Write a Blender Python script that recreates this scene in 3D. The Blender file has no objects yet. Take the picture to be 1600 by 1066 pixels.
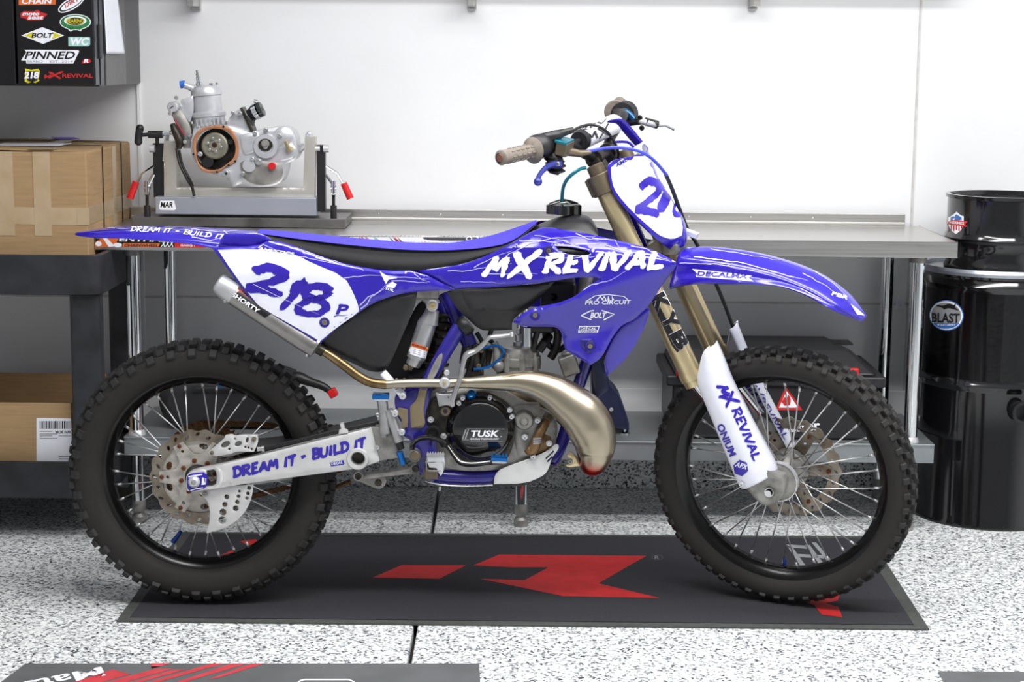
import bpy, bmesh, math, random
import numpy as np
from math import sin, cos, pi, radians, atan, sqrt, hypot
from mathutils import Vector as V, Matrix
from mathutils.bvhtree import BVHTree
from mathutils.geometry import delaunay_2d_cdt
random.seed(7)
SC = bpy.context.scene
COL = SC.collection
# ------------------------------------------------------------------ camera
FPX = 2800.0; PITCH = atan(449/2800); ROLL = radians(.55)
CAM = V((0, -4.53, 1.427))
_d = V((0, cos(PITCH), -sin(PITCH))); _r0 = V((1, 0, 0)); _u0 = V((0, sin(PITCH), cos(PITCH)))
_r = _r0*cos(ROLL)+_u0*sin(ROLL); _u = _u0*cos(ROLL)-_r0*sin(ROLL)
cd = bpy.data.cameras.new('camera'); cam = bpy.data.objects.new('camera', cd); COL.objects.link(cam)
cd.sensor_width = 36; cd.lens = FPX/1600*36; cd.clip_start = .05
m = Matrix((_r, _u, -_d)).transposed().to_4x4(); m.translation = CAM; cam.matrix_world = m
SC.camera = cam
# ------------------------------------------------------------------ light
w = bpy.data.worlds.new('world'); SC.world = w; w.use_nodes = True
w.node_tree.nodes['Background'].inputs[0].default_value = (.93, .96, 1, 1)
w.node_tree.nodes['Background'].inputs[1].default_value = .24
def area(name, loc, rot, sx, sy, power, col=(1, 1, 1)):
    l = bpy.data.lights.new(name, 'AREA'); l.shape = 'RECTANGLE'; l.size = sx; l.size_y = sy; l.energy = power; l.color = col
    o = bpy.data.objects.new(name, l); COL.objects.link(o); o.location = loc; o.rotation_euler = rot; return o
area('ceiling_tube_light', (.8, -.25, 2.64), (0, 0, 0), 3.2, .3, 36, (1, .99, .97))
area('ceiling_tube_light', (.6, -1.25, 2.64), (0, 0, 0), 3.2, .3, 74, (1, .99, .97))
SC.view_settings.view_transform = 'Standard'; SC.view_settings.look = 'None'
SC.view_settings.gamma = 1; SC.view_settings.use_curve_mapping = False
SC.view_settings.exposure = .37
# ------------------------------------------------------------------ pixel rays
def ray(u, v): return _d+_r*((u-800)/FPX)-_u*((v-533)/FPX)
class Frame:
    def __init__(s, M): s.M = M.copy(); s.I = M.inverted(); s.o = s.I@CAM; s.R = s.I.to_3x3()
    def p(s, u, v, c=0.0):
        d = s.R@ray(u, v); return s.o+d*((c-s.o.y)/d.y)
    def z(s, u, v, z): 
        d = s.R@ray(u, v); return s.o+d*((z-s.o.z)/d.z)
B = Frame(Matrix.Identity(4))
def Z(u, v, z): return B.z(u, v, z)
# ------------------------------------------------------------------ materials
def srgb(r, g, b):
    f = lambda c: (c/255/12.92) if c <= 10 else ((c/255+.055)/1.055)**2.4
    return (f(r), f(g), f(b), 1)
MATS = {}
def mat(name, rgb, rough=.5, metal=0., var=.06, scale=25., bump=0., rvar=.0, coat=0., rgb2=None, dist=None, emis=0, aniso=0, stretch=None):
    m = bpy.data.materials.new(name); m.use_nodes = True; nt = m.node_tree; N = nt.nodes; L = nt.links
    b = N['Principled BSDF']; b.inputs['Roughness'].default_value = rough; b.inputs['Metallic'].default_value = metal
    if coat: b.inputs['Coat Weight'].default_value = coat; b.inputs['Coat Roughness'].default_value = .08
    tc = N.new('ShaderNodeTexCoord'); no = N.new('ShaderNodeTexNoise'); no.inputs['Scale'].default_value = scale; no.inputs['Detail'].default_value = 6
    src = tc.outputs['Object']
    if stretch:
        mp = N.new('ShaderNodeMapping'); mp.inputs['Scale'].default_value = stretch; L.new(src, mp.inputs[0]); src = mp.outputs[0]
    L.new(src, no.inputs['Vector'])
    rp = N.new('ShaderNodeValToRGB'); c = srgb(*rgb)
    c2 = srgb(*rgb2) if rgb2 else tuple(max(0, x*(1-2.5*var)) for x in c[:3])+(1,)
    c1 = c if rgb2 else tuple(min(1, x*(1+var)) for x in c[:3])+(1,)
    rp.color_ramp.elements[0].position = dist[0] if dist else .3; rp.color_ramp.elements[1].position = dist[1] if dist else .6
    rp.color_ramp.elements[0].color = c2; rp.color_ramp.elements[1].color = c1
    L.new(no.outputs['Fac'], rp.inputs[0]); L.new(rp.outputs[0], b.inputs['Base Color'])
    if rvar:
        mr = N.new('ShaderNodeMapRange'); mr.inputs['To Min'].default_value = rough-rvar; mr.inputs['To Max'].default_value = rough+rvar
        L.new(no.outputs['Fac'], mr.inputs['Value']); L.new(mr.outputs[0], b.inputs['Roughness'])
    if bump:
        bp = N.new('ShaderNodeBump'); bp.inputs['Strength'].default_value = bump; bp.inputs['Distance'].default_value = .002
        L.new(no.outputs['Fac'], bp.inputs['Height']); L.new(bp.outputs[0], b.inputs['Normal'])
    MATS[name] = m; return m
BLUE = mat('violet_blue_plastic', (47, 31, 172), .18, 0, .04, 12, coat=.5)
DBLUE = mat('violet_blue_frame_paint', (38, 28, 132), .25, 0, .1, 20, coat=.4)
PBLUE = mat('violet_print', (50, 32, 164), .3, 0, .02)
WHITE = mat('white_print', (246, 247, 255), .3, 0, .01)
WPLAS = mat('white_plastic', (232, 233, 245), .3, 0, .02, coat=.2)
BLACK = mat('satin_black_plastic', (31, 31, 34), .42, 0, .08, 60, bump=.05)
GBLACK = mat('gloss_black', (14, 14, 16), .12, 0, .05, coat=.6)
BPRINT = mat('black_print', (16, 16, 20), .35)
SEATB = mat('seat_gripper_black', (44, 44, 46), .8, 0, .15, 900, bump=.4)
SEATT = mat('seat_cover_blue', (70, 58, 198), .65, 0, .05, 400, bump=.15)
RUB = mat('tyre_rubber', (30, 29, 28), .78, 0, .2, 18, bump=.1, rgb2=(38, 33, 29), dist=(.25, .7))
KNOB = mat('tyre_knob_rubber', (36, 35, 35), .68, 0, .15, 40, bump=.1)
HOSE = mat('hose_rubber', (20, 20, 22), .45)
RIM = mat('rim_black_anodised', (14, 14, 15), .22, .3, .05)
ALU = mat('aluminium', (205, 205, 205), .35, .9, .08, 30, rvar=.08)
ALUW = mat('silver_painted_aluminium', (216, 216, 216), .36, .32, .05, 14)
SATIN = mat('satin_silver', (172, 172, 174), .34, .7, .1, 20)
CAST = mat('cast_aluminium', (150, 148, 144), .46, .5, .15, 30, bump=.15)
CASTL = mat('bright_cast_aluminium', (206, 207, 211), .34, .45, .04, 30, bump=.05)
STEEL = mat('pipe_steel', (188, 178, 160), .3, .92, .1, 9, rvar=.07, rgb2=(165, 152, 130), dist=(.3, .65))
PIPEB = mat('heat_tinted_steel', (150, 128, 92), .28, .9, .3, 18, rgb2=(96, 74, 48))
CHROME = mat('chrome', (225, 228, 230), .08, 1, .02)
INOX = mat('brushed_stainless', (200, 198, 195), .3, .95, .05, 6, rvar=.06, stretch=(.5, 30, 30))
ZINC = mat('shelf_zinc', (150, 155, 158), .34, .6, .06, 8, rvar=.05)
GOLD = mat('gold_anodised', (204, 188, 148), .24, .65, .04, 6)
LAV = mat('lavender_print', (190, 186, 240), .35, 0, .02)
GOLDB = mat('bronze_clamp', (120, 108, 90), .42, .6, .08)
RUST = mat('rusty_chain', (122, 88, 54), .65, .5, .3, 200, rgb2=(70, 46, 26))
DISC = mat('brake_disc_steel', (150, 142, 130), .38, .8, .2, 25, rgb2=(112, 98, 82))
BROWN = mat('grip_rubber', (126, 117, 108), .75, 0, .08, 80, bump=.1)
RED = mat('red_plastic', (205, 28, 34), .38, 0, .05)
REDP = mat('red_print', (196, 36, 38), .55, 0, .06)
CYAN = mat('blue_anodised', (30, 110, 190), .25, .7, .05)
TEAL = mat('teal_anodised', (40, 130, 150), .3, .5, .05)
NAVY = mat('navy_paint', (24, 30, 62), .35, .2, .1)
COPPER = mat('copper_gasket', (186, 128, 92), .45, .3, .1)
GREASE = mat('oily_dark_metal', (58, 54, 48), .38, .6, .3, 40)
KRAFT = mat('kraft_cardboard', (168, 138, 100), .8, 0, .05, 9, stretch=(1, 1, 14), bump=.05)
KRAFTD = mat('kraft_inner', (120, 88, 56), .85, 0, .05, 9)
TAPE = mat('clear_packing_tape', (190, 168, 138), .18, 0, .05, 12, rgb2=(180, 155, 121), dist=(.3, .65))
CARTM = mat('cart_black_plastic', (40, 41, 46), .5, 0, .2, 14, bump=.25)
ORANGE = mat('orange_print', (225, 110, 50), .4)
GREEN = mat('green_print', (50, 130, 70), .4)
YEL = mat('yellow_print', (222, 210, 50), .4)
MINT = mat('mint_print', (160, 205, 200), .4)
SKY = mat('blue_print', (60, 110, 180), .4)
GREYP = mat('grey_print', (150, 152, 156), .5)
MATB = mat('mat_fabric', (46, 46, 52), .95, 0, .15, 500, bump=.5)
MATE = mat('mat_rubber_edge', (72, 74, 72), .7, 0, .08, 60)
MATG = mat('glossy_mat_vinyl', (98, 100, 102), .4, 0, .08, 6)
PAPER = mat('paper', (236, 238, 246), .7, 0, .01)
WALLM = mat('white_wall_paint', (238, 239, 241), .35, 0, .015, 3)
# ------------------------------------------------------------------ object helpers
ROOT = {}
def link(name, me, mats, parent=None):
    o = bpy.data.objects.new(name, me); COL.objects.link(o)
    if me is not None and mats is not None:
        for mm in (mats if isinstance(mats, (list, tuple)) else [mats]): me.materials.append(mm)
    if parent is not None: attach(o, parent)
    return o
def wm(o): return Matrix.Translation(o.location) if o.parent is None else Matrix.Identity(4)
def attach(o, parent):
    o.parent = parent
    inv = Matrix.Identity(4)
    if parent.parent is None and parent.type == 'EMPTY': inv = Matrix.Translation(-parent.location)
    elif parent.parent is None: inv = parent.matrix_basis.inverted()
    o.matrix_parent_inverse = inv
def tag(o, label=None, cat=None, group=None, kind=None):
    if label: o['label'] = label
    if cat: o['category'] = cat
    if group: o['group'] = group
    if kind: o['kind'] = kind
    return o
def thing(name, label, cat, loc=(0, 0, 0), group=None):
    o = bpy.data.objects.new(name, None); COL.objects.link(o); o.location = loc; o.empty_display_size = .05
    return tag(o, label, cat, group)
class MB:
    def __init__(s, fr=None): s.v = []; s.f = []; s.mi = []; s.fr = fr; s.cm = 0
    def add(s, vs, fs, M=None):
        n = len(s.v); s.v += [(M@V(x) if M is not None else V(x)) for x in vs]
        s.f += [tuple(i+n for i in f) for f in fs]; s.mi += [s.cm]*len(fs); return s
    def box(s, c, size, R=None, taper=1.):
        x, y, z = [a/2 for a in size]; t = taper
        vs = [V((a*x*(t if k > 0 else 1), b*y*(t if k > 0 else 1), k*z)) for k in (-1, 1) for a, b in ((-1, -1), (1, -1), (1, 1), (-1, 1))]
        M = Matrix.Translation(V(c)) @ (R.to_4x4() if R is not None else Matrix.Identity(4))
        return s.add(vs, [(3, 2, 1, 0), (4, 5, 6, 7), (0, 1, 5, 4), (1, 2, 6, 5), (2, 3, 7, 6), (3, 0, 4, 7)], M)
    def tube(s, pts, r, n=14, cap=True, ease=0, flat=1.):
        pts = [V(p) for p in pts]; rr = list(r) if isinstance(r, (list, tuple)) else [r]*len(pts)
        if ease: pts, rr = spline(pts, ease, rr)
        vs = []; T0 = (pts[1]-pts[0]).normalized()
        a = T0.orthogonal().normalized()
        for i, p in enumerate(pts):
            T = (pts[min(i+1, len(pts)-1)]-pts[max(i-1, 0)]).normalized()
            a = (a-T*a.dot(T)).normalized(); b = T.cross(a)
            for k in range(n):
                t = 2*pi*k/n; vs.append(p+a*(rr[i]*cos(t))+b*(rr[i]*sin(t)*flat))
        fs = [(i*n+k, i*n+(k+1) % n, (i+1)*n+(k+1) % n, (i+1)*n+k) for i in range(len(pts)-1) for k in range(n)]
        if cap: fs += [tuple(range(n))[::-1], tuple((len(pts)-1)*n+k for k in range(n))]
        return s.add(vs, fs)
    def cyl(s, p0, p1, r, r1=None, n=20, cap=True): return s.tube([p0, p1], [r, r if r1 is None else r1], n, cap)
    def lathe(s, prof, c=(0, 0, 0), axis=(0, 1, 0), n=32, closed=False, cap=True):
        ax = V(axis).normalized(); a = (V((1, 0, 0)) if abs(ax.x) < .9 else V((0, 0, 1))); a = (a-ax*a.dot(ax)).normalized(); b = ax.cross(a); c = V(c)
        vs = [c+ax*h+(a*cos(2*pi*k/n)+b*sin(2*pi*k/n))*r for r, h in prof for k in range(n)]
        m = len(prof); rng = range(m if closed else m-1)
        fs = [(i*n+k, i*n+(k+1) % n, ((i+1) % m)*n+(k+1) % n, ((i+1) % m)*n+k) for i in rng for k in range(n)]
        if not closed and cap:
            if prof[0][0] > 1e-5: fs.append(tuple(range(n))[::-1])
            if prof[-1][0] > 1e-5: fs.append(tuple((m-1)*n+k for k in range(n)))
        return s.add(vs, fs)
    def ball(s, c, r, n=12, sc=(1, 1, 1)):
        M = Matrix.Translation(V(c))@Matrix.Diagonal((sc[0], sc[1], sc[2], 1))
        t = MB().lathe([(max(1e-6, r*sin(pi*i/n)), -r*cos(pi*i/n)) for i in range(n+1)], n=2*n); return s.add(t.v, t.f, M)
    def grid(s, rows, closed=False, mirror=False, sub=0, caps=False):
        rows = [[V(p) for p in r] for r in rows]
        if mirror: rows = [r+[V((p.x, -p.y, p.z)) for p in r[::-1][(1 if abs(r[-1].y) < 1e-6 else 0):]] for r in rows]
        if sub:
            rows = [spline(r, sub, closed=closed)[0] for r in rows]
            cols = [spline([r[j] for r in rows], sub)[0] for j in range(len(rows[0]))]
            rows = [[c[i] for c in cols] for i in range(len(cols[0]))]
        m = len(rows[0]); n = len(rows); vs = [p for r in rows for p in r]
        fs = [(i*m+j, i*m+(j+1) % m, (i+1)*m+(j+1) % m, (i+1)*m+j) for i in range(n-1) for j in range(m if closed else m-1)]
        if caps: fs += [tuple(range(m))[::-1], tuple((n-1)*m+j for j in range(m))]
        return s.add(vs, fs)
    def o(s, name, mats, parent=None, smooth=35, bevel=0, solid=0, fr='x', label=None, kind=None, seg=2):
        fr = s.fr if fr == 'x' else fr
        me = bpy.data.meshes.new(name); vs = [fr.M@p for p in s.v] if fr else s.v
        me.from_pydata([tuple(p) for p in vs], [], s.f)
        o = link(name, me, mats, parent)
        bm = bmesh.new(); bm.from_mesh(me)
        if not any(s.mi): bmesh.ops.remove_doubles(bm, verts=bm.verts, dist=1e-6)
        bmesh.ops.recalc_face_normals(bm, faces=bm.faces); bm.to_mesh(me); bm.free()
        if any(s.mi) and len(me.polygons) == len(s.mi): me.polygons.foreach_set('material_index', s.mi)
        if smooth: me.shade_smooth(); me.set_sharp_from_angle(angle=radians(smooth))
        if solid: md = o.modifiers.new('solid', 'SOLIDIFY'); md.thickness = solid; md.offset = 0
        if bevel: md = o.modifiers.new('bevel', 'BEVEL'); md.width = bevel; md.segments = seg; md.limit_method = 'ANGLE'; md.angle_limit = radians(40); md.harden_normals = True
        if label: o['label'] = label
        if kind: o['kind'] = kind
        return o
def spline(pts, k, rr=None, closed=False):
    out = []; ro = []; n = len(pts)
    for i in range(n if closed else n-1):
        if closed: p0, p1, p2, p3 = pts[i-1], pts[i], pts[(i+1) % n], pts[(i+2) % n]
        else: p0, p1, p2, p3 = pts[max(i-1, 0)], pts[i], pts[i+1], pts[min(i+2, n-1)]
        for j in range(k):
            t = j/k; out.append(.5*((2*p1)+(p2-p0)*t+(2*p0-5*p1+4*p2-p3)*t*t+(3*p1-p0-3*p2+p3)*t**3))
            if rr: ro.append(rr[i]*(1-t)+rr[i+1]*t)
    if not closed:
        out.append(pts[-1].copy())
        if rr: ro.append(rr[-1])
    return out, ro
def shape(pts, it=2, corner=50):
    pts = [V(p[:2]) for p in pts]
    for _ in range(it):
        o = []; n = len(pts)
        for i in range(n):
            a, b, c = pts[i-1], pts[i], pts[(i+1) % n]; d1 = b-a; d2 = c-b
            ang = abs(math.degrees(d1.angle_signed(d2))) if d1.length > 1e-9 and d2.length > 1e-9 else 0
            if ang > corner: o.append(b)
            else: o += [b-d1*.25, b+d2*.25]
        pts = o
    return pts
def circ(c, r, n=16, r2=None, a=0):
    r2 = r if r2 is None else r2; ca, sa = cos(a), sin(a)
    return [V((c[0]+r*cos(2*pi*i/n)*ca-r2*sin(2*pi*i/n)*sa, c[1]+r*cos(2*pi*i/n)*sa+r2*sin(2*pi*i/n)*ca)) for i in range(n)]
def inside(P, poly):
    x, y = P[:, 0], P[:, 1]; r = np.zeros(len(P), bool); q = np.array([tuple(p) for p in poly]); j = len(q)-1
    for i in range(len(q)):
        xi, yi = q[i]; xj, yj = q[j]
        if yi != yj: r ^= ((yi > y) != (yj > y)) & (x < (xj-xi)*(y-yi)/(yj-yi)+xi)
        j = i
    return r
def dist(P, poly):
    q = np.array([tuple(p) for p in poly]); a = q; b = np.roll(q, -1, 0); best = np.full(len(P), 1e9)
    for i in range(len(a)):
        ab = b[i]-a[i]; t = np.clip(((P-a[i])@ab)/max(ab@ab, 1e-12), 0, 1); d = np.hypot(*(P-(a[i]+t[:, None]*ab)).T); best = np.minimum(best, d)
    return best
def tris(outline, holes=(), sp=8., edge=None, inset=0.):
    loops = [list(outline)]+[list(h) for h in holes]; pts = []; ed = []
    for lp in loops:
        dense = []
        for i, a in enumerate(lp):
            b = lp[(i+1) % len(lp)]; a = V(a[:2]); b = V(b[:2]); k = max(1, int((b-a).length/(edge or sp)))
            dense += [a+(b-a)*(j/k) for j in range(k)]
        s0 = len(pts); pts += dense; n = len(dense); ed += [(s0+i, s0+(i+1) % n) for i in range(n)]
    if inset:
        nb = list(pts); cand = []
        for lp in loops:
            n = len(lp); ar = sum(lp[i][0]*lp[(i+1) % n][1]-lp[(i+1) % n][0]*lp[i][1] for i in range(n)); sg = (1 if ar > 0 else -1)*(1 if lp is loops[0] else -1)
            for i in range(n):
                a = V(lp[i][:2]); b = V(lp[(i+1) % n][:2]); d = b-a
                if d.length < 1e-9: continue
                k = max(1, int(d.length/(edge or sp))); nn = V((-d.y, d.x)).normalized()*sg
                for j in range(k):
                    cand.append((tuple(a+d*(j/k)+nn*inset), inset))
                cand.append((tuple(b+nn*inset), inset))
        if cand:
            C_ = np.array([c[0] for c in cand]); Q_ = np.array([c[1] for c in cand]); k = inside(C_, loops[0])
            for h in loops[1:]: k &= ~inside(C_, h)
            dd = dist(C_, loops[0])
            for h in loops[1:]: dd = np.minimum(dd, dist(C_, h))
            k &= dd > Q_*.96; cl = set()
            for p, ok in zip(C_, k):
                key = (round(p[0]/(sp*.18)), round(p[1]/(sp*.18)))
                if ok and not any((key[0]+i, key[1]+j) in cl for i in (-1, 0, 1) for j in (-1, 0, 1)): cl.add(key); pts.append(V(p))
    q = np.array([tuple(p) for p in loops[0]]); x0, y0 = q.min(0); x1, y1 = q.max(0)
    gx = np.arange(x0+sp*.37, x1, sp); gy = np.arange(y0+sp*.41, y1, sp)
    if len(gx) and len(gy):
        G = np.array([(a+(sp*.5 if i % 2 else 0), b) for i, b in enumerate(gy) for a in gx])
        k = inside(G, loops[0]); 
        for h in loops[1:]: k &= ~inside(G, h)
        G = G[k]
        if len(G):
            dd = dist(G, loops[0])
            for h in loops[1:]: dd = np.minimum(dd, dist(G, h))
            pts += [V(p) for p in G[dd > max(sp*.3, inset*1.25)]]
    vo, eo, fo = delaunay_2d_cdt(pts, ed, [], 0, 1e-6)[:3]
    P = np.array([tuple(p) for p in vo]); C = np.array([P[list(f)].mean(0) for f in fo])
    k = inside(C, loops[0])
    for h in loops[1:]: k &= ~inside(C, h)
    F = [tuple(f) for f, g in zip(fo, k) if g]
    return P, F, loops
def plate(outline, mapf, thick, holes=(), sp=8., r=0., edge=None, M=None):
    """mapf(a,b,depth)->Vector; thick positive goes behind. r = rounding of the rim (in plane units, with depth factor M)"""
    P, F, loops = tris(outline, holes, sp, edge, r); D = np.zeros(len(P))
    if r:
        d = dist(P, loops[0])
        for h in loops[1:]: d = np.minimum(d, dist(P, h))
        d = np.minimum(d, r); D = (r-np.sqrt(np.maximum(0, r*r-(r-d)**2)))*(M or 1)*.6
    b = MB(); n = len(P)
    vs = [mapf(p[0], p[1], min(D[i], thick*.9)) for i, p in enumerate(P)]+[mapf(p[0], p[1], thick) for p in P]
    cnt = {}
    for f in F:
        for i in range(3):
            e = (f[i], f[(i+1) % 3]); cnt[tuple(sorted(e))] = None if tuple(sorted(e)) in cnt else e
    fs = list(F)+[tuple(i+n for i in f[::-1]) for f in F]
    fs += [(e[1], e[0], e[0]+n, e[1]+n) for e in cnt.values() if e]
    b.add(vs, fs); return b
def panel(outline, c, thick=.004, fr=None, holes=(), sp=7., r=4., it=2, mirror=False):
    """a moulded panel outlined in photograph pixels, at lateral offset c (number or function of u,v)"""
    fr = fr or B; cf = c if callable(c) else (lambda u, v: c)
    f = lambda u, v, d: fr.p(u, v, cf(u, v))+V((0, d, 0))
    b = plate(shape(outline, it) if it else outline, f, thick, holes, sp, r, edge=sp, M=1/600.)
    if mirror: t = [V((p.x, -p.y, p.z)) for p in b.v]; b.add(t, list(b.f))
    b.fr = fr; return b
SOLID = {}
def bvh(o):
    T = o if isinstance(o, (list, tuple)) else [o]; v = []; f = []
    for q in T:
        n = len(v); v += [p.co.copy() for p in q.data.vertices]; f += [tuple(i+n for i in p.vertices) for p in q.data.polygons]
    tr = BVHTree.FromPolygons(v, f); SOLID[id(tr)] = max([m.thickness/2 for q in T for m in q.modifiers if m.type == 'SOLIDIFY'] or [0]); KEEP.append(tr)
    return tr
KEEP = []
def decal(polys, target, mt, name='marking', parent=None, off=.0009, kind=None, label=None):
    """polys: list of (P, F) in photograph pixels, laid on the real surface of target"""
    tr = target if isinstance(target, BVHTree) else bvh(target)
    if name in ('sticker', 'emblem', 'bolt_graphic') and len(polys) > 1:
        for q in polys: decal([q], tr, mt, name, parent if parent is not None else target, off)
        return
    b = MB(); off = off+SOLID.get(id(tr), 0)
    for P, F in polys:
        pos = []
        for p in P:
            h = tr.ray_cast(CAM, ray(p[0], p[1]).normalized(), 20)
            pos.append(None if h[0] is None else h[0]+(h[1] if h[1].dot(CAM-h[0]) > 0 else -h[1])*(off+(p[2] if len(p) > 2 else 0)))
        idx = {i: k for k, i in enumerate([i for i, q in enumerate(pos) if q is not None])}
        b.add([q for q in pos if q is not None], [tuple(idx[i] for i in f) for f in F if all(i in idx for i in f)])
    if parent is None: parent = target
    if not b.v: print('EMPTY DECAL', name); return None
    return b.o(name, mt, parent, smooth=60, label=label, kind=kind)
def poly(pts, it=0, sp=6., holes=()):
    P, F, _ = tris(shape(pts, it) if it else pts, holes, sp); return (P, F)
def refine(P, F, mx):
    bm = bmesh.new(); vs = [bm.verts.new((p[0], p[1], p[2] if len(p) > 2 else 0)) for p in P]
    for f in F:
        try: bm.faces.new([vs[i] for i in f])
        except ValueError: pass
    for _ in range(5):
        bmesh.ops.triangulate(bm, faces=bm.faces)
        le = [e for e in bm.edges if e.calc_length() > mx]
        if not le: break
        bmesh.ops.subdivide_edges(bm, edges=le, cuts=1)
    bmesh.ops.triangulate(bm, faces=bm.faces); bm.verts.index_update()
    r = ([tuple(v.co) for v in bm.verts], [tuple(v.index for v in f.verts) for f in bm.faces]); bm.free(); return r
def font(body, bold=0.):
    cu = bpy.data.curves.new('t', 'FONT'); cu.body = body; cu.size = 1; cu.resolution_u = 3; cu.offset = bold
    ob = bpy.data.objects.new('t', cu); COL.objects.link(ob); dg = bpy.context.evaluated_depsgraph_get()
    me = bpy.data.meshes.new_from_object(ob.evaluated_get(dg)); P = [tuple(v.co[:2]) for v in me.vertices]; F = [tuple(p.vertices) for p in me.polygons]
    bpy.data.objects.remove(ob); bpy.data.curves.remove(cu); bpy.data.meshes.remove(me); return P, F
def place(P, F, p0, p1, h, shear=0., mx=6., arc=0.):
    A = np.array(P, float); x0, y0 = A.min(0)[:2]; x1, y1 = A.max(0)[:2]
    A[:, 0] = (A[:, 0]-x0)/(x1-x0); A[:, 1] = (A[:, 1]-y0)/(y1-y0)
    e = V(p1)-V(p0); W = e.length; e.normalize(); up = V((e.y, -e.x))
    A[:, 0] = A[:, 0]*(W-shear*h)+A[:, 1]*h*shear
    h2 = A[:, 1]*h-arc*(1-(2*A[:, 0]/W-1)**2)
    Z_ = A[:, 2] if A.shape[1] > 2 else np.zeros(len(A))
    Q = [tuple(V(p0)+e*a+up*b)+(z_,) for a, b, z_ in zip(A[:, 0], h2, Z_)]
    return refine(Q, F, mx)
def text(body, p0, p1, h, shear=0., bold=.0, mx=6.):
    P, F = font(body, bold); return place(P, F, p0, p1, h, shear, mx)
STR = {'A': (.85, [[(0, 0), (.45, 1)], [(.42, 1), (.8, 0)], [(.08, .33), (.75, .4)]]),
 'B': (.8, [[(.12, -.05), (.2, 1)], [(0, .95), (.62, .92), (.68, .65), (.2, .5)], [(.2, .54), (.75, .42), (.68, .1), (0, 0)]]),
 'D': (.85, [[(.12, -.08), (.2, 1)], [(-.05, .92), (.55, .93), (.8, .55), (.6, .15), (-.05, .03)]]),
 'E': (.75, [[(.12, 0), (.2, 1)], [(.05, .93), (.75, 1)], [(.1, .5), (.62, .55)], [(.0, .05), (.72, .08)]]),
 'I': (.35, [[(.1, -.03), (.25, 1.02)]]), 'L': (.72, [[(.22, 1), (.12, .02)], [(.02, .06), (.8, .1)]]),
 'M': (1.0, [[(-.05, -.05), (.22, 1)], [(.22, 1), (.42, .3)], [(.4, .3), (.8, 1.02)], [(.8, 1), (.88, -.02)]]),
 'N': (.9, [[(.05, 0), (.15, 1)], [(.15, 1), (.65, 0)], [(.65, 0), (.8, 1)]]),
 'R': (.85, [[(.1, -.05), (.18, 1)], [(-.05, .9), (.6, .94), (.68, .65), (.15, .45)], [(.22, .5), (.85, -.08)]]),
 'T': (.8, [[(-.05, .88), (.85, 1)], [(.45, .95), (.3, -.05)]]), 'U': (.85, [[(.1, 1), (.05, .25), (.35, .02), (.65, .2), (.8, 1.02)]]),
 'V': (.8, [[(.0, 1), (.3, 0)], [(.28, -.05), (.85, 1.05)]]), 'X': (1.1, [[(.05, 1.25), (.95, -.35)], [(1.1, 1.3), (-.05, -.25)]]),
 'O': (.8, [[(.4, 1), (.1, .6), (.2, .1), (.55, .05), (.75, .5), (.55, .95), (.35, 1)]]), 'P': (.8, [[(.1, -.05), (.18, 1)], [(0, .9), (.65, .92), (.7, .6), (.15, .4)]]),
 '-': (.6, [[(.05, .42), (.55, .5)]]), ' ': (.45, []),
 '2': (1.0, [[(.02, .72), (.3, .98), (.72, .92), (.75, .66), (.4, .35), (.02, .06)], [(.0, .06), (.5, .1), (1, .04)]]),
 '1': (.62, [[(.02, .7), (.28, .84), (.5, 1.02)], [(.48, 1.02), (.36, .5), (.2, -.06)]]),
 '8': (.9, [[(.82, .8), (.55, 1), (.2, .88), (.22, .62), (.6, .5), (.85, .28), (.6, .02), (.2, .03), (.08, .25), (.35, .5), (.72, .66), (.82, .84)]])}
def brush(s, wd=.17, rag=.03, seed=1):
    rnd = random.Random(seed); P = []; F = []; x = 0; lv = 0
    for ch in s:
        w_, st = STR[ch]
        for k in st:
            pts = [V((x+a, b)) for a, b in k]
            pts = spline(pts, 5 if len(pts) > 2 else 8)[0]; n = len(pts); vs = []
            for i, p in enumerate(pts):
                t = (pts[min(i+1, n-1)]-pts[max(i-1, 0)]).normalized(); nn = V((-t.y, t.x)); q = i/(n-1)
                ww = wd*.5*(1.12-.35*q)*(.55 if i == 0 else (.25 if i == n-1 else 1))
                vs += [p+nn*(ww+rnd.uniform(-rag, rag)), p-nn*(ww+rnd.uniform(-rag, rag))]
            n0 = len(P); P += [tuple(a)+(lv*.00016,) for a in vs]; lv = (lv+1) % 4; F += [(n0+2*i, n0+2*i+1, n0+2*i+3, n0+2*i+2) for i in range(n-1)]
        x += w_+.08
    return P, F
def btext(s, p0, p1, h, wd=.17, rag=.02, shear=0., seed=1, mx=6.):
    P, F = brush(s, wd, rag, seed); return place(P, F, p0, p1, h, shear, mx)
def line(pts, wd=1.6, jag=0., seed=0, taper=True):
    rnd = random.Random(seed); o = []; pts = [V(p) for p in pts]
    for a, b in zip(pts[:-1], pts[1:]):
        k = max(1, int((b-a).length/7)); o += [a+(b-a)*(j/k)+V((rnd.uniform(-jag, jag), rnd.uniform(-jag, jag))) for j in range(k)]
    o.append(pts[-1]); n = len(o); P = []; F = []
    for i, p in enumerate(o):
        t = (o[min(i+1, n-1)]-o[max(i-1, 0)]).normalized(); nn = V((-t.y, t.x)); ww = wd*.5*((1-.75*i/(n-1)) if taper else 1)
        P += [tuple(p+nn*ww), tuple(p-nn*ww)]
    return P, [(2*i, 2*i+1, 2*i+3, 2*i+2) for i in range(n-1)]
def bolt(b, c, r, ax=(0, -1, 0), h=.006):
    b.lathe([(r*1.05, 0), (r*1.05, h*.25), (r*.85, h*.3), (r*.8, h), (r*.35, h), (r*.3, h*.5), (1e-6, h*.5)], c, ax, 12)
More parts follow.
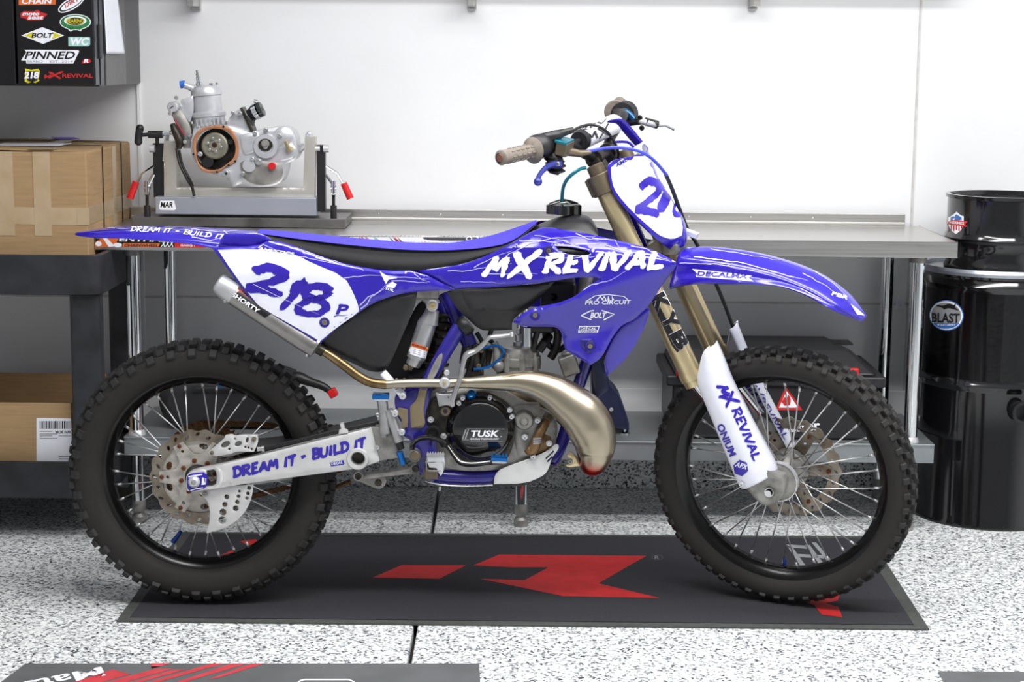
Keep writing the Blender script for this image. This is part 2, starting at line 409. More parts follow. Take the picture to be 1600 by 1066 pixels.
# ------------------------------------------------------------------ the room
def flake():
    m = bpy.data.materials.new('epoxy_flake'); m.use_nodes = True; N = m.node_tree.nodes; L = m.node_tree.links; b = N['Principled BSDF']
    tc = N.new('ShaderNodeTexCoord'); vo = N.new('ShaderNodeTexVoronoi'); vo.inputs['Scale'].default_value = 175; vo.inputs['Randomness'].default_value = 1
    nz = N.new('ShaderNodeTexNoise'); nz.inputs['Scale'].default_value = 300; ad = N.new('ShaderNodeMixRGB'); ad.blend_type = 'ADD'; ad.inputs[0].default_value = .008
    L.new(tc.outputs['Object'], nz.inputs['Vector']); L.new(tc.outputs['Object'], ad.inputs[1]); L.new(nz.outputs['Color'], ad.inputs[2]); L.new(ad.outputs[0], vo.inputs['Vector'])
    sp = N.new('ShaderNodeSeparateColor'); L.new(vo.outputs['Color'], sp.inputs[0]); rp = N.new('ShaderNodeValToRGB'); r = rp.color_ramp; r.interpolation = 'CONSTANT'
    r.elements[0].position = 0; r.elements[0].color = srgb(58, 60, 66); r.elements[1].position = .10; r.elements[1].color = srgb(130, 134, 140)
    for p, c in ((.24, (190, 193, 196)), (.42, (226, 229, 230)), (.7, (243, 245, 244))): e = r.elements.new(p); e.color = srgb(*c)
    L.new(sp.outputs[0], rp.inputs[0]); L.new(rp.outputs[0], b.inputs['Base Color']); b.inputs['Roughness'].default_value = .38
    bp = N.new('ShaderNodeBump'); bp.inputs['Strength'].default_value = .12; bp.inputs['Distance'].default_value = .001; L.new(sp.outputs[1], bp.inputs['Height']); L.new(bp.outputs[0], b.inputs['Normal'])
    return m
FLAKE = flake(); WY = 1.30
def st(o): o['kind'] = 'structure'; return o
gx = Z(648, 985, 0).x
for x0, x1 in ((-3.4, gx-.005), (gx+.005, 3.6)):
    b = MB(); b.box(((x0+x1)/2, -3.1, -.03), (x1-x0, 8.9, .06)); st(b.o('floor', FLAKE, bevel=.006, smooth=0))
b = MB(); b.box((gx, -3.1, -.045), (.04, 8.9, .03)); st(b.o('trim_1', GREASE))
b = MB(); b.box((.1, WY+.05, 1.35), (7, .1, 2.7)); st(b.o('wall_back', WALLM))
b = MB(); b.box((.1, WY-.008, .075), (7, .016, .15)); st(b.o('baseboard_back', FLAKE, bevel=.003))
zl = B.p(1000, 606, WY).z
b = MB(); b.box((.1, WY-.006, zl/2+.07), (7, .012, zl-.14)); st(b.o('trim_2', WALLM, bevel=.003))
zs = B.p(1000, 471, WY).z
b = MB(); b.box((.1, WY-.003, zs), (7, .006, .006)); st(b.o('trim_3', mat('wall_seam', (205, 203, 200), .5)))
xl = B.p(218, 200, WY).x; xr = B.p(1430, 200, WY).x
b = MB(); b.box((xl, WY-.004, 1.35+zl/2), (.012, .008, 2.7-zl)); st(b.o('trim_4', WALLM, bevel=.002))
b = MB(); b.box((xr, WY-.003, 1.35+zl/2), (.006, .006, 2.7-zl)); st(b.o('trim_5', MATS['wall_seam']))
b = MB(); b.box((-3.4, -2.6, 1.35), (.1, 7.9, 2.7)); st(b.o('wall_left', WALLM))
b = MB(); b.box((3.6, -2.6, 1.35), (.1, 7.9, 2.7)); st(b.o('wall_right', WALLM))
b = MB(); b.box((.1, -2.6, 2.75), (7, 7.9, .1)); st(b.o('ceiling', WALLM))
# small wall outlet edge under the bench on the right
t = thing('outlet_cover', 'small white cover plate on the wall between the two right bench legs', 'outlet', tuple(B.p(1402, 480, WY)))
p = B.p(1407, 476, WY-.006); b = MB(); b.box(p, (.03, .012, .03)); b.o('plate', WPLAS, t, bevel=.002)
p = B.p(1407, 477, WY-.014); b = MB(); b.cyl(p, p+V((0, -.004, 0)), .003, n=10); b.o('screw', ALU, t)
# ------------------------------------------------------------------ workbench
YF, YB = .74, 1.25
def steelbench():
    t = thing('workbench', 'long stainless steel workbench with low backsplash and lower shelf behind the dirt bike', 'workbench', (.05, 1.0, 0))
    a = B.p(148, 364, YF); c = B.p(1497, 380, YF); x0, x1 = a.x, c.x; zt = (a.z+c.z)/2; print('bench', x0, x1, zt, a.z, c.z)
    h = .048; b = MB(); b.box(((x0+x1)/2, (YF+YB)/2, zt-.003), (x1-x0, YB-YF, .006)); b.box(((x0+x1)/2, YF+.003, zt-h/2), (x1-x0, .006, h))
    for x in (x0+.003, x1-.003): b.box((x, (YF+YB)/2, zt-h/2), (.006, YB-YF, h))
    top = b.o('worktop', INOX, t, bevel=.002)
    xs = B.p(1413, 345, YB).x; b = MB(); zb = B.p(1300, 333, YB).z
    b.box(((x0+xs)/2, YB-.006, (zt+zb)/2), (xs-x0, .012, zb-zt)); b.lathe([(.007, -(xs-x0)/2), (.007, (xs-x0)/2)], ((x0+xs)/2, YB-.012, zt+.004), (1, 0, 0), 10)
    b.o('backsplash', INOX, t, bevel=.002)
    for i in range(11):
        p = V((x0+.2+i*.2, YB-.012, (zt+zb)/2+.004)); b = MB(); b.ball(p, .003, 6); b.o('screw', ALU, t)
    zsf = .275; b = MB(); b.box(((x0+x1)/2+.015, (YF+YB)/2+.0, zsf-.003), (x1-x0-.10, YB-YF-.04, .006)); b.box(((x0+x1)/2+.015, YF+.028, zsf-.03), (x1-x0-.10, .006, .06))
    b.o('lower_shelf', ZINC, t, bevel=.002)
    for u, Y in ((208, YF+.06), (818, YF+.06), (1434, YF+.06), (265, YB-.07), (1388, YB-.07)):
        x = B.p(u, 420, Y).x; lg = MB(); lg.cyl((x, Y, .06), (x, Y, zt-h+.02), .0205, n=24); l = lg.o('leg', CHROME, t)
        b = MB(); b.lathe([(.026, 0), (.026, .03), (.021, .034)], (x, Y, zt-h-.02), (0, 0, 1), 20); b.o('collar', CAST, l)
        b = MB(); b.lathe([(.03, 0), (.031, .04), (.024, .066), (.021, .07)], (x, Y, zsf-.055), (0, 0, 1), 20); b.o('shelf_clamp', CASTL, l)
        b = MB(); b.lathe([(.022, 0), (.022, .02), (.014, .03), (.021, .04), (.021, .07)], (x, Y, 0), (0, 0, 1), 20); b.o('foot', CAST, l)
    # stickers along the front edge
    T = bvh(top)
    def dk(ps, mt, nm='sticker', off=.0009): return decal(ps, T, mt, nm, top, off)
    dk([poly([(149, 373), (322, 373), (322, 387), (149, 386)])], BPRINT, off=.0006)
    dk([poly([(149, 379), (160, 371), (186, 372), (182, 379), (192, 386), (149, 386)])], ORANGE, off=.001)
    dk([poly([(160, 371), (166, 371), (180, 385), (170, 386)]), poly(circ((154, 381), 5, 12, 4)), poly(circ((184, 383), 7, 12, 3.5))], WHITE, off=.0013)
    dk([text('ENTHAL', (186, 377), (262, 378), 7, .2, .02)], WHITE, 'lettering', off=.0013)
    dk([poly([(192, 380), (250, 380.5), (247, 386.5), (192, 386)])], ORANGE, off=.001)
    dk([text('CHAINWHEEL', (194, 385.5), (248, 386), 4.5, .2, .03)], BPRINT, 'lettering', off=.0015)
    dk([poly([(273, 373), (322, 373), (322, 387), (273, 387)])], REDP, off=.001)
    dk([text('XXX', (251, 386), (273, 386), 10, .2, .02), text('COM', (277, 379), (303, 379), 8, 0, .02), text('GASKET', (282, 385), (306, 385.5), 3.5, 0, .02)], WHITE, 'lettering', off=.0015)
    rnd = random.Random(3)
    dk([poly([(530, 368), (765, 369), (765, 380), (530, 378)])], WHITE, off=.0006)
    for k, (mt, a0, a1) in enumerate(((BPRINT, 532, 578), (REDP, 560, 575), (GREEN, 584, 604), (BPRINT, 608, 650), (REDP, 614, 626), (REDP, 652, 690), (BPRINT, 692, 715), (BPRINT, 718, 762))):
        ps = [line([(a0+(a1-a0)*i/7+rnd.uniform(-1, 1), 369), (a0+(a1-a0)*i/7+rnd.uniform(2, 7), 377.5)], 2.2, .6, i, False) for i in range(8)]
        dk(ps, mt, 'lettering', off=.001)
    dk([text('ODI', (727, 376), (752, 376), 6, .2, .02)], WHITE, 'lettering', off=.0015)
    return t
steelbench()
# high wall shelf: only the ends of its brackets hang into view
t = thing('wall_shelf', 'steel shelf high on the white wall with only bracket ends in view', 'shelf', (-.1, WY, 1.62))
b = MB(); b.box((-.1, WY-.05, B.p(736, 10, WY-.05).z+.085), (3.0, .1, .02)); b.o('shelf_board', INOX, t, bevel=.002)
for u in (297, 736, 1183):
    zb = B.p(u, 10, WY-.05).z; p = B.p(u, 5, WY-.12); b = MB(); b.box((p.x, WY-.06, zb+.035), (.022, .12, .07)); b.box((p.x, WY-.01, zb+.06), (.03, .02, .14)); b.o('bracket', INOX, t, bevel=.002)
# ------------------------------------------------------------------ floor mats
def floorpoly(name, label, cat, pts, thick, mt, inner=None, mt2=None):
    w_ = [Z(u, v, thick) for u, v in pts]
    b = plate([(p.x, p.y) for p in w_], lambda a, c, d: V((a, c, thick-d)), thick, sp=.2, edge=.1); o = b.o(name, mt, smooth=20); tag(o, label, cat)
    if inner:
        w2 = [Z(u, v, thick+.002) for u, v in inner]
        b = plate(shape([(p.x, p.y) for p in w2], 1, 20), lambda a, c, d: V((a, c, thick+.002-d)), .003, sp=.15, edge=.1); fab = b.o('carpet_face', mt2, o, smooth=20); return o, fab
    return o, o
mo, mf = floorpoly('floor_mat', 'long black mat with a red angular emblem, lying under both wheels of the dirt bike', 'mat',
    [(182, 970), (1452, 983), (1358, 838), (283, 831)], .005, MATE, [(203, 964), (1428, 976), (1341, 841), (298, 834)], MATB)
T = bvh(mf)
def fd(ps, mt, nm='print', off=.0006, tgt=None, par=None): return decal(ps, tgt or T, mt, nm, par or mf, off)
fd([poly([(582, 903), (628, 883.5), (728, 884), (686, 905)], sp=30), poly([(739, 884), (780, 867), (1010, 869), (935, 912), (1031, 935), (880, 932), (750, 905), (820, 907), (857, 887), (800, 887)], sp=30),
    poly([(331, 874), (363, 860), (372, 870), (388, 866), (384, 876)], sp=30), poly([(375, 846), (400, 843), (404, 848), (394, 856)], sp=30),
    poly([(1242, 936), (1300, 934), (1312, 930), (1309, 939), (1290, 943), (1310, 949), (1316, 965), (1284, 961), (1272, 946)], sp=30)], REDP, 'emblem')
fd([poly(a, sp=30) for a in ([(1228, 851), (1236, 852), (1262, 889), (1254, 890)], [(1228, 851), (1258, 853), (1261, 858), (1232, 856)], [(1244, 866), (1285, 868), (1288, 873), (1247, 871)], [(1258, 852), (1265, 852), (1292, 888), (1284, 888)],
    [(1240, 884), (1284, 883), (1290, 889), (1246, 890)], [(1268, 848), (1275, 848), (1306, 884), (1300, 886)])], GREYP, 'emblem')
fd([(lambda q: q)(text('R', (1023, 874), (1030, 874), 5, 0, 0))], MATS['grey_print'], 'lettering')
fd([poly(circ((1027, 871.5), 9, 20, 4.2), holes=[circ((1027, 871.5), 7.6, 20, 3.3)], sp=30)], MATE, 'ring_mark')
mo, mf2 = floorpoly('floor_mat', 'glossy grey mat at the bottom left with red speed stripes and white lettering', 'mat', [(40, 1037), (749, 1037), (752, 1110), (-60, 1112)], .004, MATG)
T2 = bvh(mf2); f2 = lambda ps, mt, nm: decal(ps, T2, mt, nm, mf2, .0006)
f2([poly(a, sp=30) for a in ([(205, 1037), (268, 1037), (110, 1080), (60, 1085)], [(272, 1037), (300, 1037), (150, 1080), (120, 1080)], [(305, 1037), (325, 1037), (190, 1075), (168, 1078)], [(330, 1037), (352, 1037), (235, 1070), (215, 1072)], [(360, 1038), (385, 1038), (290, 1066), (270, 1068)], [(392, 1038), (412, 1038), (340, 1060), (325, 1062)])], mat('mat_red', (196, 66, 74), .4), 'stripe')
f2([text('Mats', (158, 1042), (36, 1066), 15, -.3, .02)], WHITE, 'lettering')
f2([line([(440, 1085), (470, 1064), (476, 1062.5), (545, 1062.5), (553, 1066), (556, 1085)], 2.2, 0, 0, False)], WHITE, 'outline_mark')
mo, mf3 = floorpoly('floor_mat', 'corner of a grey mat with white lettering at the bottom right', 'mat', [(1466, 1049), (1660, 1050), (1690, 1110), (1500, 1110)], .004, MATG)
T3 = bvh(mf3); decal([text('ROCKY', (1620, 1060), (1540, 1078), 20, -.3, .02)], T3, WHITE, 'lettering', mf3, .0006)
# ------------------------------------------------------------------ drums on the right
def drum(name, label, cu, vb, vt, Y, r, ribs, port=False):
    c = B.p(cu, 500, Y); z0, z1 = vb, vt; t = thing(name, label, 'drum', (c.x, Y, z0))
    pr = [(.001, z0+.012), (r-.012, z0+.012), (r-.012, z0), (r+.002, z0), (r+.002, z0+.012), (r-.002, z0+.018)]
    for zr in ribs: pr += [(r-.002, zr-.018), (r+.003, zr-.008), (r+.006, zr), (r+.003, zr+.008), (r-.002, zr+.018)]
    pr += [(r-.002, z1-.012), (r+.004, z1-.01), (r+.005, z1), (r-.008, z1), (r-.01, z1-.014), (.001, z1-.014)]
    b = MB(); b.lathe(pr, (c.x, Y, 0), (0, 0, 1), 72); return t, b.o('drum_body', GBLACK, t), c
YD = 1.02
zt = B.p(1556, 414, YD).z; zt2 = B.p(1556, 303, YD).z; print('drum z', zt, zt2)
rr_ = (B.p(1556, 600, YD)-B.p(1438, 600, YD)).length
t, dr, c = drum('steel_drum', 'tall gloss black steel drum with oval greyhound sticker and white lid ring', 1556, .0, zt-.012, YD, rr_-.004, (B.p(1556, 452, YD-rr_).z, B.p(1556, 608, YD-rr_).z))
b = MB(); b.lathe([(rr_-.012, -.006), (rr_+.004, -.01), (rr_+.009, 0), (rr_+.004, .01), (rr_-.012, .006)], (c.x, YD, zt-.004), (0, 0, 1), 72, True); b.o('lid_ring', mat('ring_light_steel', (185, 190, 200), .3, .5), t)
b = MB(); b.lathe([(.001, 0), (rr_-.008, 0), (rr_-.008, .006), (.001, .006)], (c.x, YD, zt-.012), (0, 0, 1), 60); b.o('lid', GBLACK, t)
p = B.p(1590, 641, YD-rr_+.01); b = MB(); b.lathe([(.028, -.01), (.028, .03), (.033, .032), (.033, .045), (.024, .047), (.022, .02), (.001, .02)], p, (.1, -1, 0), 24); b.o('hose_port', HOSE, t)
D = lambda ps, mt, nm, off, o_: decal(ps, o_, mt, nm, o_, off)
D([poly(circ((1479, 493), 27, 28, 24, .1))], MATS['blue_print'], 'sticker', .0008, dr)
D([poly(circ((1479, 493), 25.5, 28, 22.5, .1))], WHITE, 'sticker', .0014, dr)
D([poly(circ((1479, 493), 23.5, 28, 20, .1))], GREYP, 'sticker', .002, dr)
D([poly([(1459, 505), (1500, 505), (1492, 512), (1479, 514), (1466, 512)], 1)], SKY, 'sticker', .0026, dr)
D([text('BLAST', (1457, 504), (1500, 505), 15, 0, .03)], BPRINT, 'lettering', .0028, dr)
D([poly([(1465, 476), (1475, 478), (1483, 474), (1491, 477), (1495, 473), (1493, 480), (1500, 486), (1490, 483), (1482, 481), (1476, 484), (1474, 481), (1464, 478)], 1, 4)], BPRINT, 'greyhound_mark', .0028, dr)
D([text('MT BLAST CABINETS', (1466, 509), (1493, 509), 3, 0, .01)], WHITE, 'lettering', .003, dr)
r2_ = (B.p(1556, 340, YD)-B.p(1472, 340, YD)).length
t, dr2, c = drum('steel_drum', 'short gloss black drum with a shield sticker, standing on the tall drum', 1556, zt-.004, zt2, YD, r2_, (B.p(1556, 378, YD-r2_).z,))
D([poly([(1495, 331), (1502, 337), (1506, 338), (1506, 351), (1502, 360), (1494, 366), (1486, 360), (1482, 350), (1482, 340), (1488, 337)], 1)], WHITE, 'sticker', .0008, dr2)
D([poly([(1486, 340), (1495, 335), (1503, 340), (1503, 344), (1486, 344)])], SKY, 'sticker', .0014, dr2)
D([poly([(x, 352), (x+2, 352), (x+2, y), (x, y)]) for x, y in ((1486, 359), (1490, 362), (1494, 363), (1498, 361), (1502, 357))], REDP, 'stripe', .0014, dr2)
D([poly([(1479, 344), (1496, 344), (1513, 346), (1509, 350), (1512, 355), (1496, 352), (1480, 351), (1483, 348)])], REDP, 'ribbon_mark', .002, dr2)
D([text('HERMES', (1485, 349.5), (1507, 351), 4, 0, .02)], WHITE, 'lettering', .0026, dr2)
# ------------------------------------------------------------------ cabinet top left
Yc = .66
def cabinet():
    p = B.p(148, 136, Yc); z0 = p.z; x1 = p.x; z1 = 2.1; xb = -2.3
    t = thing('wall_cabinet', 'black steel wall cabinet covered in racing stickers above the cardboard box', 'cabinet', ((x1+xb)/2, WY, z0))
    b = MB(); b.box(((x1+xb)/2, (Yc+.06+WY)/2, (z0+z1)/2), (x1-xb, WY-Yc-.06, z1-z0)); body = b.o('body', mat('cabinet_black', (26, 25, 27), .3, .2), t, bevel=.003)
    xm = B.p(24, 60, Yc).x
    for xa, xc in ((xm+.003, x1), (xb, xm-.003)):
        b = MB(); b.box(((xa+xc)/2, Yc+.026, (z0+z1)/2+.002), (xc-xa, .05, z1-z0-.004)); d = b.o('door', MATS['cabinet_black'], t, bevel=.004)
        if xc == x1: dd = d
    q = V((x1+.002, Yc+.052, 0)); z = lambda v: B.p(162, v, Yc+.05).z
    b = MB(); b.box((x1+.004, Yc+.055, (z(38)+z(92))/2), (.01, .03, z(38)-z(92))); b.o('handle', HOSE, dd, bevel=.003)
    b = MB(); b.box((x1+.0015, Yc+.026, (z0+z1)/2), (.003, .044, z1-z0-.01)); b.o('edge_strip', mat('dark_steel', (86, 88, 96), .3, .8, stretch=(1, 1, .2)), dd)
    b = MB(); b.box((x1+.0015, Yc+.09, (z0+z1)/2), (.003, .045, z1-z0-.01)); b.o('edge_strip', MATS['dark_steel'], body)
    b = MB(); b.box((x1+.002, Yc+.27, (z0+z1)/2), (.004, .27, z1-z0-.005)); b.o('side_panel', mat('side_grey', (112, 112, 112), .4, .5), body)
    T = bvh(dd); dk = lambda ps, mt, off=.0006, nm='sticker': decal(ps, T, mt, nm, dd, off)
    S = lambda x, y: (x/6.154, y/6.154)
    P = lambda *a: [S(x, y) for x, y in a]
    dk([poly(P((180, -30), (540, -30), (535, 45), (180, 50)))], ORANGE); dk([text('CHAIN', S(205, 38), S(500, 38), 9, .2, .03)], WHITE, .0012, 'lettering')
    dk([poly(P((195, 130), (230, 105), (330, 110), (360, 92), (400, 118), (460, 135), (425, 170), (405, 195), (260, 197), (250, 180), (200, 170)))], REDP)
    dk([text('moto', S(215, 150), S(385, 150), 5.5, .3, .03), text('seat', S(265, 188), S(425, 188), 6, .3, .03)], WHITE, .0012, 'lettering')
    dk([poly(circ(S(685, 38), 23, 24, 9, -.52))], WHITE); dk([poly(circ(S(685, 38), 21, 24, 7, -.52))], BPRINT, .001); dk([poly(circ(S(690, 35), 19, 24, 5.5, -.52))], WHITE, .0014); dk([text('DIRT', S(630, 75), S(770, 5), 7, .2, .02)], REDP, .0018, 'lettering')
    dk([poly(circ(S(725, 212), 24.5, 28, 12.5)), poly(P((640, 270), (680, 305), (725, 275), (775, 303), (800, 265)))], WHITE)
    dk([poly(circ(S(725, 212), 23, 28, 11.3)), poly(P((655, 268), (683, 292), (725, 262), (770, 292), (790, 262)))], GREEN, .001)
    dk([poly(circ(S(725, 200), 17.5, 28, 7.5))], WHITE, .0014); dk([poly(circ(S(725, 205), 14, 20, 6))], BPRINT, .0018)
    dk([text('BEARING', S(640, 220), S(808, 220), 6.5, 0, .02), text('CONNECTIONS', S(655, 236), S(795, 236), 2.2)], YEL, .0022, 'lettering')
    dk([poly(P((205, 340), (408, 262), (617, 340), (415, 423)))], WHITE); dk([poly(P((235, 340), (320, 308), (305, 340), (330, 378))), poly(P((590, 340), (500, 305), (520, 335), (500, 378)))], YEL, .001)
    dk([text('BOLT', S(303, 362), S(515, 362), 7.5, .25, .03)], BPRINT, .0014, 'lettering')
    dk([poly(P((657, 355), (860, 355), (868, 365), (868, 430), (850, 445), (658, 445)))], MINT); dk([text('WC', S(665, 436), S(858, 436), 12, .2, .04)], WHITE, .001, 'lettering')
    dk([poly(P((235, 478), (755, 482), (762, 495), (705, 612), (255, 612), (250, 582), (203, 580), (255, 500)))], WHITE)
    dk([text('PINNED', S(235, 568), S(735, 568), 12, .35, .02)], BPRINT, .001, 'lettering'); dk([text('BRAND', S(262, 603), S(410, 603), 3.6), text('EST. 2014', S(480, 603), S(700, 603), 3.6)], GREYP, .001, 'lettering')
    dk([poly(P((785, 610), (805, 570), (860, 565), (880, 590), (860, 605), (800, 612)))], REDP); dk([text('R', S(805, 605), S(865, 603), 6, .3, .05)], WHITE, .001, 'lettering')
    dk([poly(P((240, 655), (300, 672), (370, 658), (385, 690), (370, 765), (385, 772), (340, 798), (310, 785), (270, 800), (238, 785), (245, 690)))], YEL)
    dk([poly(P((255, 685), (370, 685), (360, 775), (310, 790), (262, 775)))], BPRINT, .001)
    dk([text('218', S(232, 757), S(380, 757), 11, .15, .05)], WHITE, .0014, 'lettering')
    dk([text('M', S(425, 755), S(495, 755), 6, .1, .03), text('REVIVAL', S(600, 748), S(895, 748), 6.5, 0, .02), btext('X', S(460, 760), S(615, 760), 12, .28, .04)], REDP, .001, 'lettering')
    # page hanging from the side of the cabinet
    z_ = lambda v: B.p(195, v, Yc+.2).z
    rows = [[V((x1+.006+.012*max(0, (k-5))/5*(.3+j*.35), Yc+.11+.19*j/3+.01*k/10, 1.75+(z_(84)-1.75)*k/10)) for j in range(4)] for k in range(11)]
    b = MB(); b.grid(rows, sub=3); pg = b.o('paper_sheet', PAPER, None, solid=.0006); tag(pg, 'white printed page taped to the side of the black cabinet', 'paper')
    for vv in (2, 20, 41): decal([line([(184+.3*i, vv+i), (201, vv+i)], .9, 0, i, False) for i in (0, 2, 4)], pg, GREYP, 'printed_lines', pg, .0008)
cabinet()
# sliver of something pale at the left frame edge
# ------------------------------------------------------------------ cart and boxes on the left
def cart():
    Y0 = .60; Y1 = 1.2
    a = B.p(160, 430, Y0); x1 = B.p(157, 430, Y0).x; x0 = x1-1.0
    t = thing('utility_cart', 'black plastic utility cart with two shelves at the left edge, carrying the boxes', 'cart', ((x0+x1)/2, (Y0+Y1)/2, 0))
    zt = .842; zb = B.p(60, 461, Y0).z; z2t = B.p(60, 722, Y0).z; z2b = B.p(60, 779, Y0).z; print('cart', zt, zb, z2t, z2b, x1)
    for za, zc in ((zt, zb), (z2t, z2b)):
        cx, cy = (x0+x1)/2, (Y0+Y1)/2; ol = []
        for sx, sy, a0 in ((1, 1, 0), (-1, 1, 90), (-1, -1, 180), (1, -1, 270)):
            for k in range(5): aa = radians(a0+k*22.5); ol.append((cx+sx*(.5-.04)+.04*cos(aa), cy+sy*((Y1-Y0)/2-.04)+.04*sin(aa)))
        b = plate(ol, lambda p, q, d: V((p, q, za-d)), za-zc, holes=[[(cx+(x-cx)*.965, cy+(y-cy)*.95) for x, y in ol]], sp=.2, edge=.05)
        b2 = plate([(cx+(x-cx)*.97, cy+(y-cy)*.96) for x, y in ol], lambda p, q, d: V((p, q, za-.03-d)), .012, sp=.3, edge=.1); b.add(b2.v, b2.f)
        b.o('tray', CARTM, t, bevel=.004)
    for sx, Y in ((x1-.055, Y0+.05), (x1-.055, Y1-.05), (x0+.05, Y0+.05), (x0+.05, Y1-.05)):
        b = MB(); b.box((sx, Y, (zb+z2t)/2), (.09, .06, zb-z2t+.02)); b.o('post', CARTM, t, bevel=.015, seg=3)
    for sx in (x0+.1, x1-.055):
        for Y in (Y0+.13, Y1-.1):
            b = MB(); b.lathe([(.02, -.014), (.05, -.014), (.055, -.009), (.055, .009), (.05, .014), (.02, .014)], (sx, Y, .055), (0, 1, 0), 28, True); cw = b.o('caster', mat('caster_grey', (92, 90, 82), .6) if 'caster_grey' not in MATS else MATS['caster_grey'], t)
            b = MB(); b.box((sx, Y-.022, .085), (.03, .004, .09)); b.box((sx, Y+.022, .085), (.03, .004, .09)); b.box((sx, Y, .132), (.06, .06, .012)); b.cyl((sx, Y-.026, .055), (sx, Y+.026, .055), .006); b.o('fork', ZINC, cw, bevel=.001)
    return zt, z2t, x1
zct, zc2, xc1 = cart()
def cardboard():
    Y0 = .67; Y1 = 1.27; zf = zct-.026
    c = B.p(136, 300, Y0); x1 = c.x; print('box',x1); x0 = x1-.62; z1 = B.p(141, 238, Y0).z; zm = B.p(141, 400, Y0).z
    t = thing('cardboard_box', 'large kraft cardboard box sealed with clear tape on top of the black cart', 'box', ((x0+x1)/2, (Y0+Y1)/2, zf))
    b = MB(); b.box(((x0+x1)/2, (Y0+Y1)/2, (zf+z1)/2), (x1-x0, Y1-Y0, z1-zf)); bd = b.o('carton', KRAFT, t, bevel=.004)
    for i, (sx, w_) in enumerate(((x1-.16, .31), (x1-.47, .29))):
        b = MB(); R = Matrix.Rotation(radians(1.1 if i == 0 else -1.2), 3, 'Y'); b.box((sx, (Y0+Y1)/2-.0, z1+.004), (w_, Y1-Y0-.004, .004), R); b.o('flap', KRAFT, t, bevel=.001)
    def tp(c_, s_, n='tape'): b = MB(); b.box(c_, s_); b.o(n, TAPE, bd, bevel=.0003)
    zt_ = B.p(100, 338, Y0).z
    tp(((x0+x1)/2, Y0-.0005, zt_), (x1-x0, .001, .05)); tp((x1+.0005, (Y0+Y1)/2, zt_), (.001, Y1-Y0, .05))
    for u, wd in ((8, .05), (66, .05)):
        xx = B.p(u, 300, Y0).x; tp((xx, Y0-.0008, (z1+B.p(0, 368, Y0).z)/2), (wd, .001, z1-B.p(0, 368, Y0).z))
    tp((B.p(66, 300, Y0).x, Y0+.03, z1+.0075), (.075, .07, .001)); tp((B.p(130, 338, Y0).x, Y0-.0012, zt_), (.035, .001, .05))
    tp((x1+.0008, Y0+.36, (z1+zm)/2+.01), (.001, .05, z1-zm-.02))
    for yy in (Y0+.20, Y0+.46):
        b = MB(); b.box((x1+.0015, yy, (zf+z1)/2+.003), (.002, .007, z1-zf+.006)); b.box(((x0+x1)/2, yy, z1+.009), (x1-x0, .007, .002)); b.o('strap', HOSE, bd)
    ps = B.z(95, 222, z1+.008); tp((ps.x, ps.y, z1+.0095), (.05, .2, .001))
    zz = z1+.011; a = Z(60, 225, zz); c2 = Z(110, 216, zz)
    b = MB(); b.box((a.x-.02, a.y, zz-.001), (.2, .16, .001)); pk = b.o('packing_slip', PAPER, None); tag(pk, 'white shipping page lying on the big cardboard box', 'paper')
    b = MB(); b.box(V((c2.x-.01, c2.y-.02, zz+.001)), (.07, .12, .001), Matrix.Rotation(.4, 3, 'Z')); pk = b.o('envelope', mat('violet_paper', (132, 110, 215), .6), None); tag(pk, 'violet paper sheet lying on the big cardboard box', 'paper')
    # open box on the lower tray
    Y0 = .66; z0 = zc2-.026; zf = B.p(60, 630, Y0).z; x1 = B.p(112, 680, Y0).x; x0 = x1-.6; Y1 = 1.13; zb = B.p(60, 583, Y1).z
    t = thing('cardboard_box', 'open kraft cardboard box with a white shipping label on the lower cart shelf', 'box', ((x0+x1)/2, (Y0+Y1)/2, z0))
    b = MB(); b.box(((x0+x1)/2, Y0+.003, (z0+zf)/2), (x1-x0, .006, zf-z0)); fr_ = b.o('front_wall', KRAFT, t, bevel=.001)
    b = MB(); b.box(((x0+x1)/2, Y1-.003, (z0+zb)/2), (x1-x0, .006, zb-z0)); b.o('back_wall', KRAFT, t)
    for x in (x0+.003, x1-.003): b = MB(); b.box((x, (Y0+Y1)/2, (z0+zf)/2), (.006, Y1-Y0-.012, zf-z0)); b.o('side_wall', KRAFT, t)
    b = MB(); b.box(((x0+x1)/2, (Y0+Y1)/2, z0+.003), (x1-x0-.012, Y1-Y0-.012, .006)); b.o('bottom', KRAFT, t)
    decal([poly([(57, 653), (111, 654), (113, 721), (57, 721)], sp=20)], fr_, PAPER, 'shipping_label', fr_, .0006)
    rn = random.Random(4); x = 62
    bars = []
    while x < 110: w_ = rn.choice((.8, 1.2, 2)); bars.append(poly([(x, 658), (x+w_, 658), (x+w_, 670), (x, 670)], sp=30)); x += w_+rn.choice((.8, 1.2))
    decal(bars, fr_, BPRINT, 'barcode', fr_, .001)
    decal([text('WN BOIA', (111, 673), (86, 673), 4.5, 0, .03)]+[line([(62, v), (82+8*(i % 2), v)], .8, 0, i, False) for i, v in enumerate((674, 678, 681, 685))]+[line([(92, v), (111, v)], .8, 0, i, False) for i, v in enumerate((681, 717, 713))], fr_, BPRINT, 'printed_text', fr_, .001)
cardboard()
# ================================================================== THE DIRT BIKE
bike = thing('dirt_bike', 'violet and white motocross bike numbered 218 standing on the long black mat', 'motorcycle', (0, 0, 0))
def part(b, name, mt, **k): return b.o(name, mt, bike, **k)
def disc_cyl(b, u, v, c0, r, d, fr=None, n=24):
    """round boss facing the side: centre pixel, near lateral offset, radius in px/600, depth backwards"""
    p = (fr or B).p(u, v, c0); b.lathe([(.0001, 0), (r*.86, 0), (r, r*.14), (r, d)], p, (0, 1, 0), n); return p
def pp(l, fr=None): return [(fr or B).p(*q) for q in l]
PX = 1/600.
